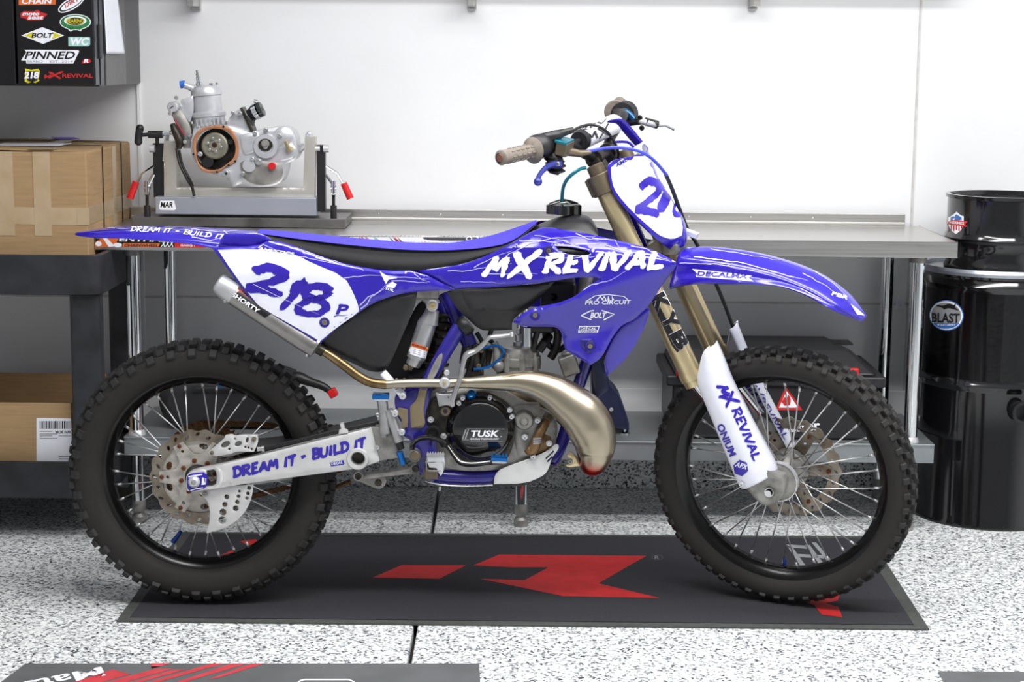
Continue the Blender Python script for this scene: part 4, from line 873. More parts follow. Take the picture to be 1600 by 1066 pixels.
b.tube([B.p(694-18*t/60+0*t, 482+108*t/60, 0)+V((.031*cos(t*.9), .031*sin(t*.9), 0)) for t in range(60)], .0065, 8); part(b, 'shock_absorber', GREASE)
b = panel([(598, 600), (604, 560), (622, 540), (648, 480), (660, 470), (668, 478), (664, 560), (690, 590), (690, 610), (640, 612)], .02, .03, r=2); part(b, 'inner_airbox', HOSE)
b = MB(); b.tube(pp([(640, 590, -.03), (690, 583, -.03)]), .017, 14); b.tube(pp([(655, 540, -.02), (665, 548, -.02)]), .03, 14); part(b, 'lower_shock_mount', HOSE)
b = MB(); b.box(B.p(664, 457, -.06), (.07, .04, .022)); disc_cyl(b, 677, 461, -.082, .008, .02); part(b, 'shock_top_mount', CAST, bevel=.004)
# ------------------------------------------------------------------ engine
b = panel([(662, 640), (668, 622), (684, 612), (705, 612), (730, 606), (760, 606), (790, 612), (832, 636), (852, 640), (872, 660), (870, 690), (862, 712), (838, 727), (780, 736), (720, 738), (680, 728), (664, 700), (668, 672)], -.085, .17, r=7, sp=8); eng = part(b, 'engine_case', CAST)
for c_, h_ in (((690, 650), 12), ((690, 700), 10), ((716, 700), 10)):
    pass
b = panel([(668, 640), (676, 622), (694, 616), (712, 622), (718, 640), (706, 668), (702, 700), (690, 700), (672, 672)], -.098, .02, r=4, sp=6); b.o('case_cover', GREASE, eng)
# clutch cover
cc = B.p(750.5, 673, -.128)
b = MB(); b.lathe([(.0001, 0), (.068, 0), (.0705, .002), (.072, .006), (.076, .010), (.083, .018), (.0865, .026), (.0865, .05), (.083, .055)], cc+V((.0, 0, 0)), (0, 1, 0), 72); clu = b.o('clutch_cover', GBLACK, eng, smooth=50)
def dk(ps, tgt, mt, nm='lettering', off=.0009, par=None): return decal(ps, tgt, mt, nm, par or tgt, off)
dk([text('TUSK', (734, 683), (781, 683), 10.5, .25, .03, 4), text('.', (782, 683), (783.5, 683), 1.5)], clu, WHITE)
dk([text('RACING TECHNOLOGY', (735, 687.5), (780, 687.5), 3, .2, .015)], clu, WHITE)
dk([line([(729, 670), (788, 670.5)], .8, 0, 0, False), line([(722, 687.3), (733, 687.5)], .8, 0, 0, False), line([(735, 690), (786, 690)], .6, 0, 0, False)]+[poly([(727+k*4, 671), (729+k*4, 671), (724+k*4, 686), (722+k*4, 686)], sp=6) for k in range(2)], clu, GREYP, 'print_lines')
for u, v in ((765, 622), (717.5, 630), (723, 622), (673, 656), (693, 682), (796, 641), (799, 651), (840, 657), (820, 683), (858, 693), (833, 714), (694, 612)):
    b = MB(); bolt(b, B.p(u, v, -.105 if u > 700 else -.102), .0062, h=.01); b.cyl(B.p(u, v, -.1), B.p(u, v, -.06), .008); b.o('case_bolt', CASTL, eng)
b = MB(); b.lathe([(.0001, -.008), (.008, -.008), (.010, -.004), (.0145, -.002), (.0145, .004), (.01, .012)], B.p(737, 618, -.1), (-.1, -.75, .55), 8); b.o('oil_cap', CYAN, eng)
b = panel([(716, 625), (722, 618), (735, 615), (750, 612), (765, 615), (790, 628), (800, 640), (806, 665), (802, 700), (790, 722), (730, 728), (705, 705), (700, 668), (706, 640)], -.1, .05, r=4, sp=7); b.o('clutch_side', GREASE, eng)
# water pump
b = MB(); b.lathe([(.0001, -.014), (.008, -.013), (.012, -.006), (.020, -.004), (.0245, .004), (.026, .02)], B.p(819, 658, -.105), (0, 1, 0), 36); b.o('pump_cover', CAST, eng)
b = panel([(799, 637), (806, 632), (842, 632), (846, 640), (842, 700), (838, 716), (812, 716), (804, 700)], -.09, .04, r=4); b.o('pump_housing', CAST, eng)
b = MB(); b.tube(pp([(856, 651, -.075), (851, 663, -.09), (842, 680, -.1), (836, 695, -.1), (830, 704, -.1), (824, 700, -.1)]), [.010, .0115, .0125, .0145, .015, .011], 20, ease=4); wp_ = b.o('water_pipe', mat('burnt_bronze', (122, 96, 66), .42, .6, .2), eng)
b = MB(); b.tube(pp([(853.5, 657, -.085), (857, 650, -.076)]), .0135, 18); b.o('hose_clamp', DISC, wp_)
for dv in (0, 3.5, 7): dk([poly([(833, 685+dv), (845, 684+dv), (846, 686+dv), (834, 687.5+dv)], sp=4)], wp_, GREYP, 'foundry_mark')
b = panel([(818, 700), (826, 690), (850, 676), (862, 680), (864, 698), (856, 710), (834, 717), (822, 712)], -.088, .03, r=4); b.o('pump_base', MATS['burnt_bronze'], eng)
# cylinder
c0 = B.p(810, 545, 0); c1_ = B.p(812, 640, 0)
b = MB(); up_ = V((0, 0, 1)); zc = lambda v: B.p(810, v, -.02).z
b.lathe([(.062, zc(640)), (.062, zc(632)), (.052, zc(630)), (.052, zc(600)), (.056, zc(596)), (.056, zc(582)), (.050, zc(580)), (.05, zc(572)), (.055, zc(571)), (.055, zc(560)), (.048, zc(558)), (.048, zc(549)), (.044, zc(544)), (.02, zc(542)), (.0001, zc(542))], (c0.x, 0, 0), (0, 0, 1), 40); cyl = part(b, 'cylinder', CAST)
for a in range(8):
    t = 2*pi*a/8+.2; q = V((c0.x+.05*cos(t), .05*sin(t), zc(558))); b = MB(); bolt(b, q, .006, (0, 0, 1), .012); b.cyl(q+V((0, 0, -.035)), q, .009); b.o('head_stud', CAST, cyl)
b = MB(); b.lathe([(.013, 0), (.013, .012), (.008, .014), (.008, .03), (.005, .032), (.005, .045)], (c0.x-.001, -.0, zc(543)), (0, 0, 1), 12); b.o('spark_plug', CASTL, cyl)
b = MB(); b.tube(pp([(776, 575, -.03), (778, 565, -.035), (776, 545, -.04), (772, 535, -.04)]), [.014, .014, .010, .009], 14, ease=3); b.ball(B.p(779, 572, -.04), .016, 10); b.o('power_valve_cover', CAST, cyl)
b = panel([(795, 611), (846, 612), (862, 622), (856, 640), (800, 640), (790, 628)], -.06, .1, r=4); b.o('cylinder_base', mat('browned_aluminium', (110, 96, 76), .5, .6, .2), cyl)
b = MB(); b.cyl(B.p(823.5, 512, -.05), B.p(823.5, 541, -.05), .0128, n=24); part(b, 'breather_canister', CHROME)
b = MB(); b.tube(pp([(833, 545, -.03), (836, 530, -.03), (840, 518, -.03)]), .008, 12); b.tube(pp([(842, 548, -.02), (850, 536, -.02), (858, 525, 0)]), .012, 12); b.tube(pp([(860, 560, 0), (868, 545, 0), (872, 520, 0), (866, 505, 0)]), .011, 12, ease=3); b.tube(pp([(850, 510, .0), (855, 535, .0), (870, 548, .02), (884, 540, .02)]), .008, 12, ease=3); part(b, 'coolant_hose', HOSE)
b = MB(); b.box(B.p(889, 570, -.03), (.045, .05, .052), Matrix.Rotation(-.35, 3, 'Y').to_3x3()); b.tube(pp([(886, 548, -.03), (888, 555, -.03)]), .018, 16); part(b, 'radiator_tank', CAST, bevel=.006)
# dark clutter between frame and cylinder: carburettor, wiring, hoses
b = MB(); b.box(B.p(742, 555, 0), (.06, .07, .06)); b.cyl(B.p(742, 535, -.02), B.p(742, 575, -.02), .022); b.cyl(B.p(720, 552, 0), B.p(768, 560, 0), .028); b.box(B.p(742, 585, -.01), (.045, .05, .03)); cb = part(b, 'carburettor', GREASE, bevel=.004)
for u, v in ((738, 560), (752, 548), (733, 545), (748, 572)): b = MB(); bolt(b, B.p(u, v, -.045), .005); b.cyl(B.p(u, v, -.045), B.p(u, v, -.01), .006); b.o('screw', GOLDB, cb)
b = MB(); b.tube(pp([(752, 545, -.05), (775, 540, -.05), (787, 548, -.05), (780, 562, -.05), (762, 574, -.05), (740, 577, -.05)]), .0035, 8, ease=5); part(b, 'wiring_lead', CYAN)
for ps in ([(730, 530, -.04), (738, 560, -.05), (728, 590, -.04)], [(745, 520, -.03), (756, 545, -.04), (748, 580, -.03), (735, 600, -.03)], [(768, 515, -.03), (765, 530, -.03), (776, 540, -.02)]):
    b = MB(); b.tube(pp(ps), .006, 10, ease=5); part(b, 'hose', HOSE)
# kick starter
b = MB(); b.tube(pp([(799.5, 522.5, -.16), (785, 525, -.155), (765, 527.5, -.15), (757, 536, -.145), (745, 547, -.14), (731, 553.5, -.14), (725, 562, -.14), (719, 590, -.138), (712, 610, -.135), (706, 626, -.132)]), [.0045, .006, .0065, .008, .0085, .0105, .009, .0085, .009, .0105], 14, ease=4, flat=.6)
ks = part(b, 'kick_starter', SATIN)
b = panel([(681, 614), (688, 617), (704, 616), (712, 612), (710, 635), (706, 637), (700, 633), (686, 636)], -.135, .025, r=2, sp=5, it=1); b.o('lever_root', SATIN, ks)
b = MB(); b.tube(pp([(799, 519, -.163), (800, 526, -.163)]), .004, 8); b.o('lever_tip', ALUW, ks)
b = MB(); disc_cyl(b, 696, 643, -.125, .0125, .03); q = b.o('pivot_bolt', GOLDB, ks); b = MB(); disc_cyl(b, 696, 643, -.128, .005, .01); b.o('bolt_socket', HOSE, q)
b = MB(); disc_cyl(b, 701, 621, -.137, .002, .005); b.o('hole', HOSE, ks)
# brake pedal and foot peg
b = MB(); b.tube(pp([(644, 703, -.135), (645, 694, -.135), (655, 686, -.138), (672, 684, -.14), (690, 689, -.142), (700, 699, -.145), (710, 714, -.15), (720, 725, -.152), (740, 727, -.155), (766, 724, -.16), (784, 724, -.16)]), [.008, .009, .0115, .0135, .013, .011, .009, .0085, .009, .0075, .006], 12, ease=4, flat=.45)
bp_ = part(b, 'brake_pedal', GBLACK)
b = MB(); b.tube(pp([(700, 697, -.16), (712, 714, -.163), (721, 722, -.165), (740, 724, -.166), (766, 721, -.17)]), .0016, 6, ease=4); b.o('worn_edge', ALU, bp_)
b = MB(); b.box(B.p(780, 716.5, -.165), (.040, .03, .008), Matrix.Rotation(.06, 3, 'Y'))
for k in range(5): b.lathe([(.0035, 0), (.0001, .009)], B.p(769+k*5.5, 713, -.176+.0*k), (0, 0, 1), 6)
b.o('pedal_tip', CYAN, bp_); b = MB(); b.box(B.p(780, 721, -.166), (.036, .024, .006)); b.o('tip_plate', ALU, bp_, bevel=.001)
b = panel([(667, 711), (694, 711), (695, 728), (691, 742), (688, 744), (682, 732), (671, 731), (668, 724)], -.2, .004, r=1, sp=5, it=1); fp = part(b, 'foot_peg', CASTL)
b = MB(); q = B.p(681, 721, -.145); b.box(q+V((0, 0, .01)), (.046, .11, .004)); b.box(q+V((0, 0, -.012)), (.034, .11, .004)); b.box(q+V((-.021, 0, 0)), (.003, .11, .024)); b.box(q+V((.021, 0, 0)), (.003, .11, .024)); b.o('peg_cage', CAST, fp, bevel=.001)
for k in range(7):
    for y_ in (-.2, -.17): b = MB(); b.lathe([(.0036, 0), (.0036, .004), (.0001, .011)], B.p(668.5+k*4, 712, y_), (0, 0, 1), 6); b.o('tooth', ALU, fp)
b = MB(); b.tube(pp([(662, 735, -.13), (668, 742, -.13), (676, 739, -.13), (668, 735, -.13), (664, 745, -.13), (672, 748, -.13)]), .003, 8, ease=3); b.box(B.p(675, 738, -.12), (.03, .03, .03)); b.o('spring', GOLDB, fp)
# ------------------------------------------------------------------ bodywork
def lightning(T, tgt, segs, nm='bolt_graphic', wd=1.8, off=.0012):
    r = None
    for i, s_ in enumerate(segs): r = decal([line(s_, wd, .8, i+1)], T, LAV, nm, tgt, off)
    return r
# black airbox side
yb_ = lambda u, v: -.128+.0004*max(0, v-500)
b = panel([(490, 528), (561, 482), (600, 462), (652, 455), (651, 465), (647, 482), (636, 508), (623, 538), (609, 570), (603, 578), (592, 583), (573, 580), (555, 570), (506, 549), (499, 540)], yb_, .02, r=6, sp=8, mirror=False); part(b, 'airbox_cover', BLACK)
# side number plate panel
ys = lambda u, v: -.150+.00012*max(0, u-520)-.00018*max(0, 640-u)*.0+.0004*max(0, 425-v)
b = panel([(331, 388), (345, 386), (400, 385), (424, 374), (466, 387), (506, 403), (552, 416), (603, 424), (653, 423.5), (709, 453), (676, 455), (641, 457), (615, 462), (582, 474), (562, 488), (527, 512), (499, 538), (455, 513), (412, 488), (394, 473), (358, 425)], ys, .006, r=4, sp=8, it=1)
sp_ = part(b, 'side_panel', BLUE)
T = bvh(sp_)
wd_ = decal([poly([(341, 391), (402, 389), (440, 395), (466, 400), (487, 411), (538, 432), (552, 457), (561, 481), (560, 488), (525, 512), (500, 533), (455, 507), (412, 483), (398, 471), (362, 423)], 1, 6)], T, WPLAS, 'number_background', sp_, .0014)
decal([btext('2', (376, 455), (452, 470), 52, .34, .035, .25, 3, 5)], T, PBLUE, 'number', sp_, .0024)
decal([btext('1', (430, 484), (482, 490), 56, .42, .04, .5, 4, 5)], T, PBLUE, 'number', sp_, .0024)
decal([btext('8', (455, 494), (524, 499), 56, .25, .025, .22, 5, 5)], T, PBLUE, 'number', sp_, .0024)
decal([btext('P', (524, 491), (545, 493), 17, .28, .02, .2, 6, 4)], T, PBLUE, 'lettering', sp_, .0024)
decal([line([(396, 444), (445, 468), (500, 492)], .8, 0, 1)], T, WPLAS, 'thin_line', sp_, .003)
decal([line([(521, 494), (543, 492)], 1.5, 1, 2)], T, PBLUE, 'thin_line', sp_, .0024)
lightning(T, sp_, [[(403, 391), (430, 391), (470, 401), (520, 412), (545, 416)], [(403, 387), (412, 383), (430, 390)], [(538, 434), (560, 432), (578, 430), (600, 431)], [(600, 431), (640, 434), (670, 436)], [(562, 477), (575, 463), (588, 459), (600, 448), (610, 441)], [(563, 482), (574, 475), (580, 464), (594, 455), (602, 450)],
    [(640, 424), (660, 437), (672, 441)], [(612, 438), (640, 440), (668, 442)], [(648, 426), (664, 431), (660, 438)], [(420, 378), (470, 391), (540, 414)]], wd=1.7)
decal([poly([(593, 424), (607, 432), (622, 434), (607, 437), (603, 444), (598, 434)], sp=5), poly([(603, 447), (613, 440), (620, 444), (616, 450), (607, 449)], sp=5)], T, WHITE, 'emblem', sp_, .0014)
decal([text('TOIL', (601, 452), (615, 456), 4, .1, .03)], T, WHITE, 'lettering', sp_, .0014)
decal([text('AMLYTICS', (403, 391), (460, 400), 5, .3, .03)], T, WHITE, 'lettering', sp_, .0014)
def washer(u, v, c_, par, r=.0095, mt=DBLUE):
    b = MB(); b.lathe([(.0001, .001), (r*.5, .001), (r*.7, -.0005), (r*1.3, -.0015), (r*1.45, .002)], B.p(u, v, c_), (0, 1, 0), 24); q = b.o('screw_recess', mt, par)
    b = MB(); bolt(b, B.p(u, v, c_-.0015), r*.62, h=.003); b.o('screw', DISC, q)
washer(507, 504, ys(507, 504)-.001, sp_)
# seat
U = [404, 440, 490, 552, 628, 697, 760, 800, 838]; TP = [361, 362.5, 367, 375, 379, 377.5, 366, 354, 345.5]; LN = [364.5, 369.5, 376, 383, 389.5, 391, 387, 377, 349]; BT = [371, 384, 401, 415, 422.5, 418, 400, 382, 352]; HW = [.045, .06, .07, .078, .08, .072, .06, .052, .04]
rt, rs = [], []
for u, a, l_, bt, h in zip(U, TP, LN, BT, HW):
    c_ = B.p(u, a+3.5, 0); e = B.p(u, l_, -h); c_.z = max(c_.z, e.z+.004); x = c_.x
    rt.append([V((x, 0, c_.z)), V((x, -h*.5, c_.z*.8+e.z*.2)), V((e.x, -h*.88, c_.z*.35+e.z*.65)), V((e.x, -h, e.z))])
    q = B.p(u, bt, -h-.012); rs.append([V((e.x, -h, e.z)), V((e.x, -h-.006, (e.z*.7+q.z*.3))), V((q.x, -h-.014, (e.z*.3+q.z*.7))), V((q.x, -h-.012, q.z))])
b = MB(); b.grid(rt, mirror=True, sub=5); seat = part(b, 'seat', SEATT, smooth=80)
b = MB(); b.grid(rs, sub=4); b.grid([[V((p.x, -p.y, p.z)) for p in r] for r in rs], sub=4); b.o('side_cover', SEATB, seat, smooth=80)
q0, q1 = rs[0], rs[-1]
b = MB(); b.grid([[V((r[3].x, r[3].y, r[3].z)), V((r[3].x, -r[3].y, r[3].z))] for r in rs]); b.add([rt[-1][0], rt[-1][3], rs[-1][3], V((rs[-1][3].x, -rs[-1][3].y, rs[-1][3].z)), V((rt[-1][3].x, -rt[-1][3].y, rt[-1][3].z))], [(0, 1, 2, 3, 4)]); b.o('seat_base', BLACK, seat)
# rear fender
U = [118, 128, 150, 190, 250, 300, 335, 376, 407]; TP = [364, 361.5, 357.5, 354, 353.5, 354.5, 356, 358, 361]; BT = [366, 368, 370, 371, 375, 380, 386, 392, 398]; HW = [.012, .04, .07, .085, .09, .092, .094, .096, .096]; rf_ = []
for u, a, l_, h in zip(U, TP, BT, HW):
    c_ = B.p(u, a+2, 0); e = B.p(u, l_, -h); m_ = c_.z*.8+e.z*.2
    rf_.append([V((c_.x, 0, c_.z)), V((c_.x*.5+e.x*.5, -h*.55, m_+.002)), V((e.x, -h*.9, (c_.z*.45+e.z*.55))), V((e.x, -h, e.z)), V((e.x, -h*.93, e.z-.001))])
b = MB(); b.grid(rf_, mirror=True, sub=5); rfen = part(b, 'rear_fender', BLUE, smooth=70, solid=.003)
T = bvh(rfen)
decal([btext('DREAM IT', (203, 363), (270, 366), 8, .2, .02, .3, 8, 4), btext('- BUILD IT', (273, 366), (352, 376), 8, .2, .02, .3, 9, 4)], T, WHITE, 'lettering', rfen, .0012)
lightning(T, rfen, [[(132, 359), (160, 357), (200, 359)], [(298, 359), (340, 364), (370, 362)], [(350, 362), (362, 372), (392, 389)], [(357, 368), (395, 371)], [(352, 374), (380, 386), (400, 385)], [(338, 384), (360, 384), (385, 388)], [(300, 372), (330, 377), (350, 373)]], wd=1.5)
b = panel([(350, 366), (392, 364), (410, 366), (424, 375), (400, 386), (392, 389), (362, 386), (340, 386)], -.105, .01, r=3, sp=5, mirror=False); b.o('fender_side', BLUE, rfen)
# middle black cover under the tank
ym = lambda u, v: -.105-.0004*max(0, 500-v)+.0006*max(0, v-485)
b = panel([(698, 456), (720, 452), (778, 449), (854, 443), (866, 441), (842, 470), (826, 481), (808, 494), (800, 503), (800, 516), (758, 518), (746, 513), (735, 503), (711, 480)], ym, .01, r=5, sp=8, it=1); mcov = part(b, 'air_duct_cover', BLACK)
b = panel([(720, 455), (778, 452), (858, 445), (826, 478), (810, 486), (735, 487)], lambda u, v: ym(u, v)-.006, .01, r=4, sp=8, it=1); b.o('raised_face', BLACK, mcov)
b = MB(); b.box(B.p(872, 470, .0), (.09, .12, .11)); b.box(B.p(845, 500, .0), (.07, .08, .06)); part(b, 'inner_duct', HOSE, bevel=.01)
b = MB(); b.tube(pp([(862, 462, -.04), (880, 470, -.05), (895, 462, -.05)]), .008, 10, ease=3); disc_cyl(b, 865, 464, -.06, .012, .03); part(b, 'tank_valve', GREASE)
b = MB(); b.cyl(B.p(918, 430, -.03), B.p(908, 462, -.03), .0165, n=20); part(b, 'frame_rail', CAST)
# tank
U = [828, 846, 862, 885, 905, 922, 932]; TP = [356, 347, 341, 334, 332.5, 338, 352]; tk = []
for u, a in zip(U, TP):
    c_ = B.p(u, a+2, 0); h = .085 if u > 840 else .06; zb = B.p(u, 372, -h).z
    tk.append([V((c_.x, 0, c_.z)), V((c_.x, -h*.5, c_.z-.004)), V((c_.x, -h*.9, c_.z*.65+zb*.35)), V((c_.x, -h, zb))])
b = MB(); b.grid(tk, mirror=True, sub=4, caps=True); tank = part(b, 'fuel_tank', BLACK, smooth=60)
pc = B.p(881, 332, 0); b = MB(); ol = [( (.040+.005*cos(4*t))*cos(t), (.034+.005*cos(4*t))*sin(t)) for t in [2*pi*i/48 for i in range(48)]]
b = plate(ol, lambda p, q, d: pc+V((p, q, .022-d)), .026, r=.006, sp=.008, edge=.006); cap = b.o('fuel_cap', GBLACK, tank)
b = MB(); b.tube([pc+V((-.035, -.01, .018)), pc+V((0, 0, .026)), pc+V((.035, .01, .018))], [.008, .011, .008], 12, ease=3, flat=.6); b.o('cap_grip', GBLACK, cap)
b = MB(); b.tube(pp([(878, 322, 0), (878.5, 305, -.01), (881, 290, -.02), (889, 277, -.03), (905, 265, -.03), (915, 262, -.02)]), .0045, 10, ease=5); b.o('breather_hose', TEAL, tank)
# radiator shrouds
def ysh(u, v):
    k = min(1, max(0, (u-700)/330)); y = -.118-.075*k**1.2
    cr = 372+ (v*0) + max(0, (u-850))*.11
    if v < cr+14: y += .0016*(cr+14-v)
    cl = 470-.33*(u-890)
    if v > cl: y += .0007*min(60, v-cl)
    return y
b = panel([(653, 423.5), (691, 418.5), (729, 412), (760, 400), (793, 384), (812, 373), (830, 362), (852, 354), (897, 362), (923, 366.5), (973, 378), (999, 384), (1024, 392.5), (1057, 410), (1057, 416), (1047, 430), (1037, 442), (1014, 479.5), (992, 500), (973, 507), (962, 520), (953, 534), (940, 560), (923, 571), (885, 549), (882, 543), (877, 519), (870, 513), (862, 511), (816, 511), (802, 504.5), (802, 501.5), (818, 490), (831, 482.5), (850, 478), (872, 474), (888, 468), (899, 463), (915, 450), (937, 437), (929, 433.5), (897, 434), (854, 441.5), (778, 449), (720, 452), (709, 453)],
    ysh, .005, holes=[[(868, 385), (880, 385), (900, 388), (918, 392), (923, 397), (915, 400), (900, 400), (886, 397), (874, 392)]], r=4, sp=7, it=1)
shr = part(b, 'radiator_shroud', BLUE, smooth=40)
T = bvh(shr)
b = panel([(866, 383), (880, 383), (922, 390), (926, 400), (905, 402), (870, 393)], lambda u, v: ysh(u, v)+.012, .003, r=1); b.o('vent_backing', HOSE, shr)
fin = panel([(1014, 480), (1016, 483), (1013, 496), (1000, 528), (978, 563), (962, 576), (949, 588), (945.5, 585), (944, 560), (953, 534), (973, 507), (992, 498)], lambda u, v: -.13+.0004*(v-480), .005, r=3, sp=7); fin.o('inner_fin', BLUE, shr)
b = panel([(925, 560), (944, 540), (948, 588), (950, 610), (930, 625), (924, 610)], -.05, .02, r=2); b.o('radiator_guard', NAVY, shr)
b = panel([(930, 470), (1000, 470), (975, 520), (945, 560), (905, 560), (900, 500)], -.07, .03, r=2); part(b, 'radiator', GREASE)
# far side shroud mirrored
b = panel([(793, 384), (830, 362), (852, 354), (923, 366.5), (1024, 392.5), (1057, 412), (1037, 442), (1014, 479.5), (973, 507), (940, 560), (923, 571), (885, 549), (877, 519), (862, 511), (802, 503), (831, 482.5), (899, 463), (937, 437), (854, 441.5), (760, 449)], ysh, .005, r=4, sp=10, it=1)
b.v = [V((p.x, -p.y, p.z)) for p in b.v]; part(b, 'radiator_shroud', BLUE)
b = panel([(331, 388), (400, 385), (424, 374), (506, 403), (603, 424), (653, 423.5), (709, 453), (641, 457), (582, 474), (499, 538), (412, 488), (358, 425)], ys, .006, r=4, sp=12, it=1); b.v = [V((p.x, -p.y, p.z)) for p in b.v]; part(b, 'side_panel', BLUE)
letters = [('M', (750, 433), (798, 436), 35, 11), ('X', (791, 439), (852, 435), 47, 12), ('REVIVAL', (845, 430), (1046, 422), 35, 13)]
for s_, p0, p1, h, sd in letters: decal([btext(s_, p0, p1, h, .3 if s_ != 'X' else .33, .035, .3, sd, 5)], T, WHITE, 'lettering', shr, .0016)
lightning(T, shr, [[(700, 423), (730, 424), (770, 415), (800, 412)], [(790, 400), (830, 380), (870, 372), (930, 370)], [(812, 377), (850, 377), (890, 384), (940, 380)], [(840, 402), (880, 404), (930, 401), (970, 398)], [(925, 372), (960, 376), (968, 388), (980, 389)], [(740, 418), (775, 400), (800, 392)], [(900, 366), (918, 374), (935, 376)], [(986, 384), (1010, 390), (1030, 402)],
    [(1040, 401), (1020, 398), (1000, 400)], [(897, 462), (925, 445), (955, 438), (985, 418)], [(760, 428), (840, 428)]], wd=1.5)
lightning(T, shr, [[(836, 368), (870, 374), (905, 385)], [(945, 383), (970, 392), (1000, 392)], [(720, 440), (790, 442)]], wd=1.)
decal([text('PRO CIRCUIT', (914, 476), (986, 475), 6.5, .2, .02, 4)], T, WHITE, 'lettering', shr)
decal([line([(917, 470), (930, 462), (950, 460), (975, 463), (981, 468)], 1.2, 0, 0, False)]+[line([(932+k*9, 469), (938+k*6, 463), (942+k*5, 469)], 2, 0, 0, False) for k in range(4)], T, WHITE, 'arc_mark', shr)
decal([text('BOLT', (922, 497), (948, 497), 9, .25, .04, 4)], T, WHITE, 'lettering', shr)
decal([line([(908, 493), (922, 486), (928, 485)], 1.8, 0, 0, False), line([(908, 493), (924, 499.5)], 1.8, 0, 0, False), line([(940, 485), (960, 491), (943, 500)], 1.8, 0, 0, False)], T, WHITE, 'diamond_mark', shr)
decal([poly([(905, 509), (937, 509), (934, 520), (903, 520)], sp=6)], T, WHITE, 'sticker', shr); decal([poly([(906.5, 510.5), (916, 510.5), (915, 516), (905, 516)], sp=6), poly([(918, 510.5), (935, 510.5), (933.5, 516), (917, 516)], sp=6)], T, PBLUE, 'sticker', shr, .0014)
decal([text('DE', (907, 515), (915, 515), 4, .1, .03), text('CAL', (919, 515), (932, 515), 4, .1, .03)], T, WHITE, 'lettering', shr, .0018); decal([text('WORKS', (906, 519.5), (933, 519.5), 2.5, .1, .02)], T, PBLUE, 'lettering', shr, .0014)
washer(857, 392, ysh(857, 392)-.001, shr); washer(836, 493, ysh(836, 493)-.001, shr); washer(921.5, 541.5, ysh(921, 541)-.001, shr)
b = panel([(905, 531), (928, 530), (930, 547), (918, 552), (908, 545)], lambda u, v: ysh(u, v)-.003, .004, r=3, sp=4); b.o('mount_recess', DBLUE, shr)
washer(922, 541, ysh(921, 541)-.005, shr)
# ------------------------------------------------------------------ fork, in the steered frame
def part_s(b, name, mt, **k): b.fr = S; return part(b, name, mt, **k)
fo = .103
def sp2(u, v, c): return S.p(u, v, c)
top = sp2(935, 272, -fo); bot = sp2(1083, 592, -fo); axd = (bot-top).normalized(); print('fork', top, bot, axd)
lug = V((0, -fo, 0))
# keep the leg parallel to the steering axis
fx = bot
for sy in (-1, 1):
    m_ = lambda p: V((p.x, sy*fo, p.z))
    at_ = lambda k: top.lerp(bot, k)
    b = MB(); b.tube([m_(at_(0)), m_(at_(.03)), m_(at_(.5)), m_(at_(.5)), m_(at_(1))], [.026, .0265, .0265, .0275, .029], 32); leg = part_s(b, 'fork_tube', GOLD)
    b = MB(S); b.tube([m_(at_(.965)), m_(at_(1.0)), m_(at_(1.0)), m_(at_(1.03))], [.0315, .0315, .028, .027], 32); b.o('seal_ring', GOLD, leg)
    b = MB(S); b.tube([m_(at_(-.045)), m_(at_(-.04)), m_(at_(-.0)), m_(at_(0))], [.018, .022, .022, .018], 28); b.o('fork_cap', GOLDB, leg)
    lo = bot.lerp(V((0, 0, 0)), .0); end = V((-.022*1, 0, .03))
    b = MB(S); b.tube([m_(at_(1.0)), m_(at_(1.0).lerp(V((-.02, 0, .06)), .9))], .018, 20); b.o('slider', CHROME, leg)
    # axle lug
    q = V((-.032, sy*fo, .02)); b = MB(S)
    ol = [S.p(u, v, -fo-.02) for u, v in ((1167, 764), (1178, 780), (1191, 791), (1206, 790), (1222, 780), (1227, 756), (1222, 747), (1212, 745), (1190, 730), (1160, 738))]
    pl = plate(shape([(p.x, p.z) for p in ol], 2), lambda p, r_, d: V((p, sy*(fo+.02-d), r_)), .042, [circ((S.p(1203, 768, -fo-.02).x, S.p(1203, 768, -fo-.02).z), .0095, 16)], .012, .006, .008); pl.fr = S; pl.o('axle_lug', CAST, leg)
    b = MB(S); b.lathe([(.0085, -.002), (.0095, -.004), (.012, -.004), (.013, .004)], (0, sy*(fo+.02), 0), (0, -sy, 0), 24, cap=False); b.lathe([(.0001, -.012), (.0085, -.012), (.0085, -.013), (.0001, -.013)], (0, sy*(fo+.02), 0), (0, -sy, 0), 20); b.o('axle_end', ALU, leg)
    if sy < 0: nleg = leg
    # guard: wraps the front of the leg
    L_ = [(1107, 543), (1099, 552), (1093, 575), (1090.5, 598), (1100, 625), (1118, 668), (1140, 722), (1155, 758), (1164, 764)]; R_ = [(1108, 543), (1113, 553), (1121, 572), (1130, 595), (1140, 617), (1160, 657), (1180, 695), (1198, 728), (1204, 744)]
    rows = []
    for (a, b_), (c_, d_) in zip(L_, R_):
        p0 = S.p(a, b_, -fo-.022); p1 = S.p(c_, d_, -fo-.012); w_ = (p1-p0); mid = (p0+p1)/2
        out = V((0, -.014*min(1, w_.length/.03), 0)); wrap = w_.normalized()*.012 if w_.length > 1e-4 else V((0, 0, 0))
        rows.append([p0+V((0, .012, 0)), p0, p0.lerp(p1, .3)+out*.75, p0.lerp(p1, .6)+out, p0.lerp(p1, .85)+out*.6, p1, p1+V((.004, .03, 0))+wrap*.4, p1+V((0, .062, 0))])
    if sy > 0: rows = [[V((p.x, -p.y, p.z)) for p in r] for r in rows]
    b = MB(); b.grid(rows, sub=3); g = part_s(b, 'fork_guard', WPLAS, smooth=60, solid=.003)
    if sy < 0: guard = g
    else: fguard = g
T = bvh(nleg)
